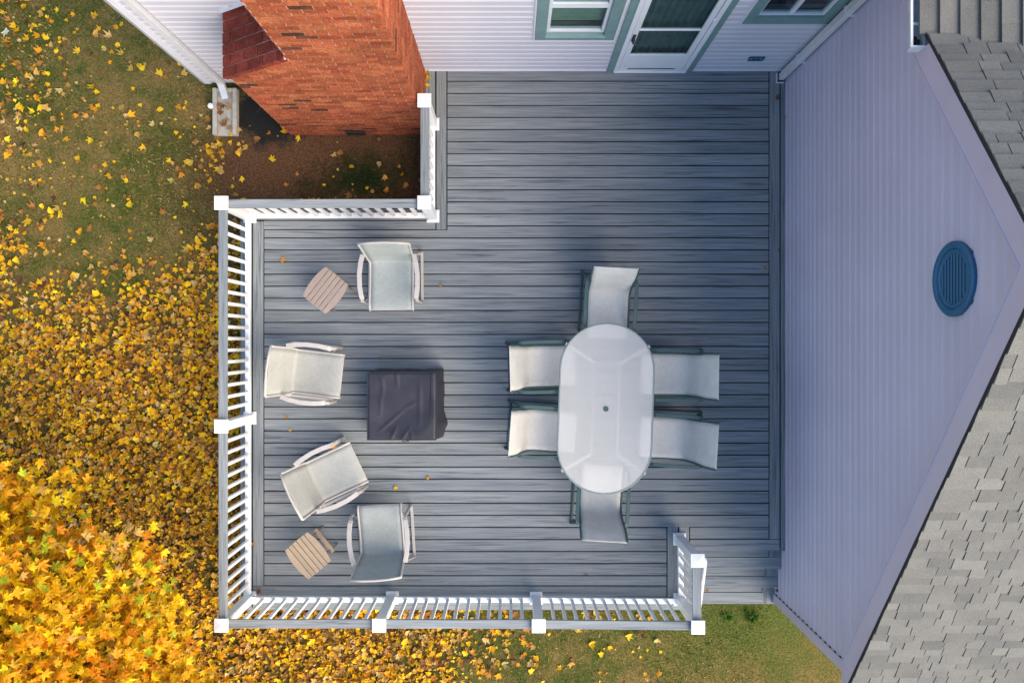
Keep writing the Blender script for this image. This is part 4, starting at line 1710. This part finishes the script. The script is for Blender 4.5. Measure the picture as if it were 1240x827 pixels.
def leaf_batch(name, pos, size, yaw, tilt, tdir, curl, cols, mat, simple_=False):
    """many maple leaves in one mesh with a colour per leaf"""
    n_ = len(pos)
    P0 = LP if not simple_ else LP[[0, 3, 5, 8, 10, 12, 14, 16, 18, 21, 23]]
    kk = len(P0)
    nv = kk + 1
    V = np.zeros((n_, nv, 3))
    pts = np.concatenate([P0, [[0, 0]]], 0)
    rad = np.hypot(pts[:, 0], pts[:, 1])
    jit = 1 + rng.normal(0, .09, (n_, nv))
    lx = pts[None, :, 0] * size[:, None] * jit
    ly = pts[None, :, 1] * size[:, None] * jit
    lz = curl[:, None] * size[:, None] * (rad[None, :] ** 2) * 2.4 + rng.normal(0, .05, (n_, nv)) * size[:, None]
    # fold along the midrib
    lz += (np.abs(lx)) * (rng.normal(.25, .35, (n_, 1)))
    cy, sy_ = np.cos(yaw)[:, None], np.sin(yaw)[:, None]
    x1_, y1_ = lx * cy - ly * sy_, lx * sy_ + ly * cy
    ct, s_t = np.cos(tilt)[:, None], np.sin(tilt)[:, None]
    cd, sd_ = np.cos(tdir)[:, None], np.sin(tdir)[:, None]
    a = x1_ * cd + y1_ * sd_
    b_ = -x1_ * sd_ + y1_ * cd
    a2 = a * ct + lz * s_t
    z2 = -a * s_t + lz * ct
    V[:, :, 0] = a2 * cd - b_ * sd_ + pos[:, 0:1]
    V[:, :, 1] = a2 * sd_ + b_ * cd + pos[:, 1:2]
    V[:, :, 2] = z2 + pos[:, 2:3]
    tri = np.array([[i, (i + 1) % kk, kk] for i in range(kk)])
    F = (tri[None] + (np.arange(n_) * nv)[:, None, None]).reshape(-1, 3)
    me = bpy.data.meshes.new(name)
    me.vertices.add(n_ * nv)
    me.vertices.foreach_set('co', V.reshape(-1))
    me.loops.add(len(F) * 3)
    me.loops.foreach_set('vertex_index', F.reshape(-1).astype(np.int32))
    me.polygons.add(len(F))
    me.polygons.foreach_set('loop_start', np.arange(0, len(F) * 3, 3, dtype=np.int32))
    me.update(calc_edges=True)
    ca = me.color_attributes.new('Col', 'FLOAT_COLOR', 'POINT')
    C = np.ones((n_, nv, 4))
    C[:, :, :3] = cols[:, None, :] * (1 - .12 * rng.random((n_, nv, 1)))
    ca.data.foreach_set('color', C.reshape(-1))
    me.materials.append(mat)
    return me


def vnoise(x, y, seed=0):
    """cheap smooth value noise"""
    r_ = np.random.default_rng(seed)
    T = r_.random((64, 64))
    xi = np.floor(x).astype(int); yi = np.floor(y).astype(int)
    fx, fy = x - xi, y - yi
    fx = fx * fx * (3 - 2 * fx); fy = fy * fy * (3 - 2 * fy)
    g_ = lambda a, c: T[a % 64, c % 64]
    return (g_(xi, yi) * (1 - fx) + g_(xi + 1, yi) * fx) * (1 - fy) + (g_(xi, yi + 1) * (1 - fx) + g_(xi + 1, yi + 1) * fx) * fy


def ss(a, b_, x):
    t = np.clip((x - a) / (b_ - a), 0, 1)
    return t * t * (3 - 2 * t)


def density(x, y):
    """0..1 leaf cover of the lawn by place: thick drift on the lower left, thin elsewhere"""
    nz = vnoise(x * 1.6 + 20, y * 1.6 + 20, 1) * .6 + vnoise(x * 4 + 9, y * 4 + 9, 2) * .4
    edge = .75 + .28 * (x + 4.5) + .9 * (nz - .5)
    d = ss(edge + .75, edge - .95, y)
    d = np.maximum(d, .035 + .08 * ss(-5.2, -6.2, x) + .12 * ss(.55, .8, nz) * ss(2.6, 1.2, y))
    d = np.maximum(d, .22 * np.exp(-((x + 3.7) ** 2 / .12 + (y - 2.35) ** 2 / .2)))
    # thins out towards the lower right
    rgt = ss(.5, -1.9, x + 1.8 * (nz - .5))
    d = d * np.where(y < -2.9, np.maximum(rgt, .035 * (x < 1.9)), 1)
    d = d * np.clip(.30 + 1.25 * nz, .3, 1)
    d = d * np.where((x > -3.3) & (y > 1.3), .16, 1)
    d = d * (1 - .6 * np.exp(-((x + 4.4) ** 2 / .5 + (y - 1.9) ** 2 / .6)))
    d = np.where((x > -3.1) & (y > -2.9) & (y < 1.7), 0, d)
    return d


PAL = np.array([(.86, .50, .010), (.78, .40, .008), (.90, .60, .015), (.66, .29, .010), (.56, .32, .07), (.38, .18, .04), (.24, .11, .03), (.12, .05, .02), (.66, .45, .17)])
PWT_TOP = np.array([.18, .13, .12, .12, .15, .11, .06, .03, .10])
PWT_LOW = np.array([.12, .12, .07, .13, .17, .16, .10, .05, .10])


def pick(n_, wts):
    c_ = PAL[rng.choice(len(PAL), n_, p=wts / wts.sum())]
    return np.clip(c_ * rng.normal(1, .14, (n_, 1)) * rng.normal(1, .05, (n_, 3)), .005, .95)


def under_house(x, y):
    return ((y > 3.2) & (x > -3.8)) | ((x > CHX0 - .02) & (y > CHY - .03)) | ((x > 3.2)) | ((x > XDL + .02) & (x < 2.08) & (y > YDB + .02) & (y < YDN - .02)) | ((x > XDN) & (y > -2.5)) | ((x > 2.05) & (y > -3.25))


nC = 150000
X = rng.uniform(-7.4, 3.3, nC); Y = rng.uniform(-5.2, 5.0, nC)
D = density(X, Y)
keep = (rng.random(nC) < D) & (~under_house(X, Y)) & ((X < -2.9) | (Y < -2.95) | (Y > 1.5))
X, Y, D = X[keep], Y[keep], D[keep]
nL = len(X)
layer = rng.random(nL)
z_ = GZ + .004 + .045 * layer * np.clip(D * 1.4, .1, 1)
size = np.where(rng.random(nL) < .45, rng.uniform(.022, .055, nL), rng.uniform(.05, .112, nL))
size *= np.where(D < .25, 1.12, 1.0)
cols = np.where((layer > .55)[:, None], pick(nL, PWT_TOP), pick(nL, PWT_LOW))
far = (X < -6.8) | (Y > 4.5) | (Y < -4.6)
me = leaf_batch('leaf_litter', np.stack([X, Y, z_], 1), size, rng.uniform(0, 6.28, nL), np.abs(rng.normal(0, .38, nL)) * (.5 + 1.1 * D), rng.uniform(0, 6.28, nL),
                rng.normal(.25, .45, nL), cols, M['litter'], simple_=True)
tag(put('leaf_litter', me), kind='stuff', label='thick drift of fallen yellow and brown maple leaves on the lawn', cat='leaves')

# grass blades
nB = 150000
X = rng.uniform(-7.2, 3.3, nB); Y = rng.uniform(-5.0, 4.8, nB)
gn = vnoise(X * 1.1 + 5, Y * 1.1 + 7, 4) * .6 + vnoise(X * 3.1 + 5, Y * 3.1 + 7, 5) * .4
D = density(X, Y)
dirt = ((X > -3.6) & (Y > 1.4)) * .97
path_ok = ~under_house(X, Y) & ((X < -2.9) | (Y < -2.95) | (Y > 1.5))
inblk = (X > -3.72) & (X < -3.38) & (Y > 2.5) & (Y < 3.15)
keep = path_ok & ~inblk & (rng.random(nB) > .75 * D) & (rng.random(nB) > dirt) & (rng.random(nB) < .35 + .8 * gn)
X, Y, gn = X[keep], Y[keep], gn[keep]
nB = len(X)
lowr = ss(.3, 2.5, X) * (Y < -2.9)
isg = rng.random(nB) < np.clip(ss(.38, .66, gn) * .8 + .12 + .40 * lowr, 0, 1)
GC = np.array([(.085, .13, .020), (.15, .19, .035), (.05, .085, .015)])
TC = np.array([(.36, .24, .075), (.55, .40, .17), (.18, .105, .035), (.30, .22, .05)])
cols = np.where(isg[:, None], GC[rng.integers(0, 3, nB)], TC[rng.integers(0, 4, nB)]) * rng.normal(1, .18, (nB, 1))
cols = np.clip(cols, .005, 1)
yaw = rng.uniform(0, 6.28, nB)
ln = rng.uniform(.025, .06, nB) * np.where(isg, 1, .85)
up = rng.uniform(.15, .75, nB)
wd = rng.uniform(.0025, .0065, nB)
dx_, dy_ = np.cos(yaw), np.sin(yaw)
V = np.zeros((nB, 3, 3))
V[:, 0, 0] = X - dy_ * wd; V[:, 0, 1] = Y + dx_ * wd; V[:, 0, 2] = GZ - .018
V[:, 1, 0] = X + dy_ * wd; V[:, 1, 1] = Y - dx_ * wd; V[:, 1, 2] = GZ - .018
V[:, 2, 0] = X + dx_ * ln * (1 - up * .5); V[:, 2, 1] = Y + dy_ * ln * (1 - up * .5); V[:, 2, 2] = GZ + ln * up * .8
me = bpy.data.meshes.new('grass')
me.vertices.add(nB * 3)
me.vertices.foreach_set('co', V.reshape(-1))
me.loops.add(nB * 3)
me.loops.foreach_set('vertex_index', np.arange(nB * 3, dtype=np.int32))
me.polygons.add(nB)
me.polygons.foreach_set('loop_start', np.arange(0, nB * 3, 3, dtype=np.int32))
me.update(calc_edges=True)
ca = me.color_attributes.new('Col', 'FLOAT_COLOR', 'POINT')
C = np.ones((nB, 3, 4)); C[:, :, :3] = cols[:, None, :]
ca.data.foreach_set('color', C.reshape(-1))
me.materials.append(M['blades'])
tag(put('grass', me), kind='stuff', label='short dry autumn lawn grass', cat='grass')


# twigs and leaf stems lying about
b = MB()
for i in range(420):
    x, y = random.uniform(-6.6, 2.8), random.uniform(-4.3, 4.2)
    if bool(under_house(np.array([x]), np.array([y]))[0]) or (x > -3.15 and -3.2 < y < 1.6) or (x > -3.75 and x < -3.35 and 2.5 < y < 3.2):
        continue
    a_ = random.uniform(0, 6.28); L_ = random.uniform(.03, .16); k_ = random.uniform(-.3, .3)
    z0_ = GZ + random.uniform(.012, .05)
    p0_ = Vector((x, y, z0_)); p1_ = p0_ + Vector((math.cos(a_), math.sin(a_), 0)) * L_ * .5 + Vector((0, 0, .008)); p2_ = p1_ + Vector((math.cos(a_ + k_), math.sin(a_ + k_), 0)) * L_ * .5
    b.tube([p0_, p1_, p2_], [.0028, .0022, .001], 4)
tag(put('twigs', b.mesh('twigs', M['bark'])), 'small dry twigs scattered over the lawn and leaves', 'twigs', kind='stuff')

# single leaves on the deck
def one_leaf(px, py, z0, s_, col, label, grp=None):
    sc_ = 973 / (CAMZ - z0)
    x, y = (px - 620) / sc_, (413 - py) / sc_
    me = leaf_batch('fallen_leaf', np.array([[0, 0, 0.008]]), np.array([s_]), np.array([random.uniform(0, 6.28)]), np.array([.15]), np.array([random.uniform(0, 6.28)]), np.array([.35]), np.array([col]), M['litter'])
    o = put('fallen_leaf', me, loc=(x, y, z0))
    tag(o, label, 'leaf', grp)
    return o


OR, YE, TA, BR = (.62, .26, .02), (.78, .50, .02), (.42, .27, .14), (.26, .11, .05)
for a in [
    (342, 314, .002, .085, OR, 'orange leaf on the deck above the greyish brown side table'),
    (534, 345, .002, .060, TA, 'pale tan leaf on the deck right of the upper patio chair'),
    (354, 485, .002, .055, TA, 'tan leaf on the deck just below the patio chair at the left railing'),
    (346.5, 504.5, .002, .060, OR, 'small orange leaf on the deck near the middle post of the left railing'),
    (351.5, 519.5, .002, .055, YE, 'small yellow leaf on the deck below the middle post of the left railing'),
    (462, 433, .002, .040, BR, 'tiny brown leaf on the deck above the dark covered table'),
    (480, 590.5, .002, .070, YE, 'bright yellow leaf on the deck below the dark covered table'),
    (519, 578.5, .002, .060, OR, 'amber leaf on the deck between the covered table and the dining table'),
    (306, 657.5, .002, .060, OR, 'orange leaf against the left railing above the lower corner'),
    (312.5, 714, .002, .080, BR, 'rust brown leaf lying in the lower left corner of the deck'),
    (304, 709, .002, .070, OR, 'amber leaf wedged in the lower left corner of the deck beside the post'),
    (710, 694, .002, .040, BR, 'tiny brown leaf on the deck below the foot chair of the dining table'),
    (944, 303, .002, .060, BR, 'brown leaf on the deck border along the gable wall, upper one of two'),
    (927, 323, .002, .070, TA, 'tan leaf on the deck border along the gable wall, lower one of two'),
    (942, 118, .002, .075, BR, 'brown leaf in the dark corner below the downspout'),
    (950, 143, .002, .055, TA, 'small tan leaf along the gable wall below the corner downspout'),
    (855.5, 713, -.264, .055, OR, 'orange leaf on the middle step beside the handrail'),
    (406, 540, .612, .060, OR, 'amber leaf lying on the arm of the diagonally turned patio chair'),
    (940, 713, -.264, .060, BR, 'brown leaf on the step against the gable wall'),
]:
    one_leaf(*a)
# leaves caught between chimney and deck, and in the splash block
for i, (px, py) in enumerate([(516, 88), (519, 93), (515, 98), (518, 103)]):
    one_leaf(px, py, .003 + i * .004, .08, YE if i % 2 else OR, ['yellowish leaf touching the wall between chimney and deck', 'second leaf from the wall in the gap beside the chimney', 'third leaf from the wall in the gap beside the chimney', 'leaf beside the chimney corner, nearest the white post'][i], 'leaves wedged beside the chimney')
for i, (px, py) in enumerate([(270, 128), (278, 129), (266, 137), (274, 145), (272, 151), (279, 154), (282, 161)]):
    one_leaf(px, py, GZ + .045, .11, [BR, TA, BR, TA, BR, TA, YE][i], ['curled brown leaf just under the spout of the splash block','tan leaf at the upper right of the splash block','brown leaf against the left rim of the splash block','tan leaf in the very middle of the splash block','brown leaf below the middle of the splash block','tan leaf near the right rim of the splash block','yellow leaf at the lowest end of the splash block'][i], 'leaves in the splash block')
for px, py, c_, lb, s_ in [
    (7, 38, (.70, .66, .50), 'large cream coloured leaf at the far upper left of the lawn', .15),
    (95, 62, YE, 'bright yellow leaf on the dark green patch of lawn near the house corner', .13),
    (193, 89, YE, 'bright yellow maple leaf just left of the splash block', .14),
    (33, 267, YE, 'large bright yellow leaf cluster edge on the thin lawn left of the deck corner', .17),
    (73, 259, YE, 'bright yellow leaf with raised lobes below the bare lawn patch', .14),
    (147, 30, YE, 'yellow leaf beside the house corner board', .10),
    (120, 127, YE, 'yellow leaf in the middle of the thin lawn, above the drift', .09),
    (95, 190, YE, 'plain yellow leaf on bare tan lawn', .11),
    (210, 219, (.45, .46, .10), 'pale green leaf on bare soil above the deck corner', .11),
    (228, 75, TA, 'tan leaf by the downspout side of the corner board', .10),
    (268, 174, YE, 'yellow leaf touching the lower end of the splash block', .13),
    (362, 167, YE, 'bright yellow leaf at the foot of the chimney', .10),
    (329, 193, YE, 'golden leaf on dark soil between chimney and railing', .12),
    (326, 161, OR, 'single orange leaf on the black grit beside the chimney', .08),
    (468, 229, OR, 'amber leaf on bare soil near the inner corner of the railing', .10),
    (347, 223, OR, 'small amber leaf on soil above the upper railing', .08),
    (461, 170, BR, 'rust brown leaf near the foot of the chimney on bare soil', .09),
]:
    one_leaf(px, py, GZ + .02, s_ * .9, c_, lb)

# low weeds by the steps
def weed(px, py, s_, label, n_=16):
    sc_ = 973 / (CAMZ - GZ)
    x, y = (px - 620) / sc_, (413 - py) / sc_
    b = MB()
    for i in range(n_):
        a = random.uniform(0, 6.28); L = s_ * random.uniform(.5, 1)
        d_ = Vector((math.cos(a), math.sin(a), 0)); sd = Vector((-d_.y, d_.x, 0)) * L * .16
        o = Vector((0, 0, 0)); z1_ = random.uniform(.3, .7) * L
        b.add([o, o + d_ * L * .5 + sd + Vector((0, 0, z1_)), o + d_ * L + Vector((0, 0, z1_ * .8)), o + d_ * L * .5 - sd + Vector((0, 0, z1_))], [(0, 1, 2), (0, 2, 3)])
    me = b.mesh('weed', M['weed'])
    tag(put('weed', me, loc=(x, y, GZ - .01)), label, 'weed')
M['weed'] = leafmat('weed_leaf', (.05, .12, .012), (.10, .22, .03), .3)
weed(913, 747, .10, 'bright green weed in the lawn just below the steps')
weed(880, 748, .10, 'flat dark green weed left of the bright one below the steps')
weed(905, 740, .06, 'tiny green weed touching the bottom step')

# ------------------------------------------------------------------ maple tree
TX, TY = -6.3, -5.0
tree = empty('maple_tree', (TX, TY, GZ), label='golden yellow maple tree crown beyond the lower left corner of the deck', cat='tree')
b = MB()
b.tube([(TX, TY, GZ - .2), (TX + .02, TY + .03, .3), (TX + .05, TY, 1.4), (TX, TY + .05, 2.6), (TX + .06, TY + .1, 3.9), (TX + .1, TY + .1, 4.8)], [.20, .16, .13, .10, .06, .02], 12)
put('trunk', b.mesh('trunk', M['bark'], smooth=True), tree)
CC = Vector((-5.66, -4.22, 1.75)); RX, RZ = 2.82, 2.9
tips = []
limbs = []
for i in range(60):
    a = random.uniform(0, 2 * math.pi) if i % 3 else random.uniform(R(-10), R(120))
    el = random.uniform(R(-12), R(80))
    rr = random.uniform(.80, .98)
    tip = CC + Vector((math.cos(a) * math.cos(el) * RX * rr, math.sin(a) * math.cos(el) * RX * rr, math.sin(el) * RZ * rr))
    h0 = random.uniform(1.0, 3.2)
    st_ = Vector((TX + .05, TY + .05, h0))
    midp = st_ * .5 + tip * .5 + Vector((random.uniform(-.2, .2), random.uniform(-.2, .2), random.uniform(.1, .4)))
    pts = [st_, st_ * .7 + midp * .3 + Vector((0, 0, .08)), midp, midp * .45 + tip * .55 + Vector((random.uniform(-.1, .1), random.uniform(-.1, .1), .08)), tip]
    limbs.append(pts)
    tips.append((pts, tip))
b = MB()
for pts in limbs:
    b.tube(pts, [.05, .04, .024, .012, .004], 6)
tag(put('limbs', b.mesh('limbs', M['bark'], smooth=True), tree))
# leaf clusters: along outer halves of limbs plus side twigs on the shell
cl = []
for pts, tip in tips:
    for k_ in range(7):
        f = random.uniform(.45, 1.05)
        base_ = (pts[2] * (1 - (f - .5) * 2) + pts[4] * ((f - .5) * 2)) if f >= .5 else pts[1] * .3 + pts[2] * .7
        cl.append((base_ + Vector((random.gauss(0, .16), random.gauss(0, .16), random.gauss(0, .08))), random.uniform(.16, .34)))
for i in range(900):
    a = random.uniform(0, 2 * math.pi) if random.random() < .3 else random.uniform(R(0), R(105))
    el = math.asin(random.uniform(-.10, 1))
    bmp = 1 + .07 * math.sin(5 * a + 2) + .05 * math.sin(11 * a) + .04 * math.sin(7 * el + 3 * a)
    rr = random.uniform(.70, 1.0) * bmp
    cl.append((CC + Vector((math.cos(a) * math.cos(el) * RX * rr, math.sin(a) * math.cos(el) * RX * rr, math.sin(el) * RZ * rr)), random.uniform(.14, .34)))
tw = MB()
LX, LC, LN, LS, LT = [], [], [], [], []
TP = np.array([(.97, .54, .004), (.97, .62, .006), (.97, .43, .004), (.95, .34, .006), (.97, .70, .010), (.55, .62, .03), (.80, .50, .12), (.88, .50, .015)])
for c_, rad_ in cl:
    out = (c_ - CC)
    out.normalize()
    tw.tube([c_ - out * .35 + Vector((0, 0, -.05)), c_ - out * .1, c_ + out * rad_ * .8], [.006, .004, .002], 4)
    base_col = TP[rng.choice(8, p=np.array([.27, .2, .19, .10, .10, .03, .02, .09]))]
    for k_ in range(random.randint(22, 34)):
        d_ = Vector((random.gauss(0, 1), random.gauss(0, 1), random.gauss(0, .55)))
        LX.append(c_ + d_ * rad_ * .62)
        mixc = base_col if random.random() < .76 else TP[rng.integers(0, 8)]
        LC.append(mixc * random.uniform(.72, 1.1))
        LN.append(math.atan2(out.y, out.x) + random.gauss(0, .7))
        LT.append(min(1.3, max(0, .08 + .28 * (1 - out.z) + random.gauss(0, .22))))
tag(put('twigs', tw.mesh('twigs', M['bark']), tree), kind='stuff')
LX = np.array([tuple(q) for q in LX]); LC = np.clip(np.array(LC), .005, .98); LN = np.array(LN); LT = np.array(LT)
okz = LX[:, 2] > GZ + .5
LX, LC, LN, LT = LX[okz], LC[okz], LN[okz], LT[okz]
nT = len(LX)
LSZ = rng.uniform(.07, .14, nT)
YAW = LN - math.pi / 2 + rng.normal(0, .8, nT)
s_ = 973 / (CAMZ - LX[:, 2])
vx, vy = LX[:, 0] * s_, LX[:, 1] * s_
inv = (np.abs(vx) < 620) & (np.abs(vy) < 413)
idx = np.where(inv)[0]
idx = idx[np.argsort(-LX[idx, 2])][:300]
mask = np.ones(nT, bool); mask[idx] = False
for i in idx:
    me = leaf_batch('leaf', np.array([[0., 0., 0.]]), LSZ[i:i + 1], YAW[i:i + 1], LT[i:i + 1], LN[i:i + 1], np.array([random.gauss(-.15, .3)]), LC[i:i + 1], M['crownmat'])
    put('leaf', me, tree, loc=tuple(LX[i]))
me = leaf_batch('crown', LX[mask], LSZ[mask], YAW[mask], LT[mask], LN[mask], rng.normal(-.15, .3, mask.sum()), LC[mask], M['crownmat'])
tag(put('crown', me, tree), kind='stuff')
print('leaves', nL, 'blades', nB, 'tree leaves', nT, 'clusters', len(cl))
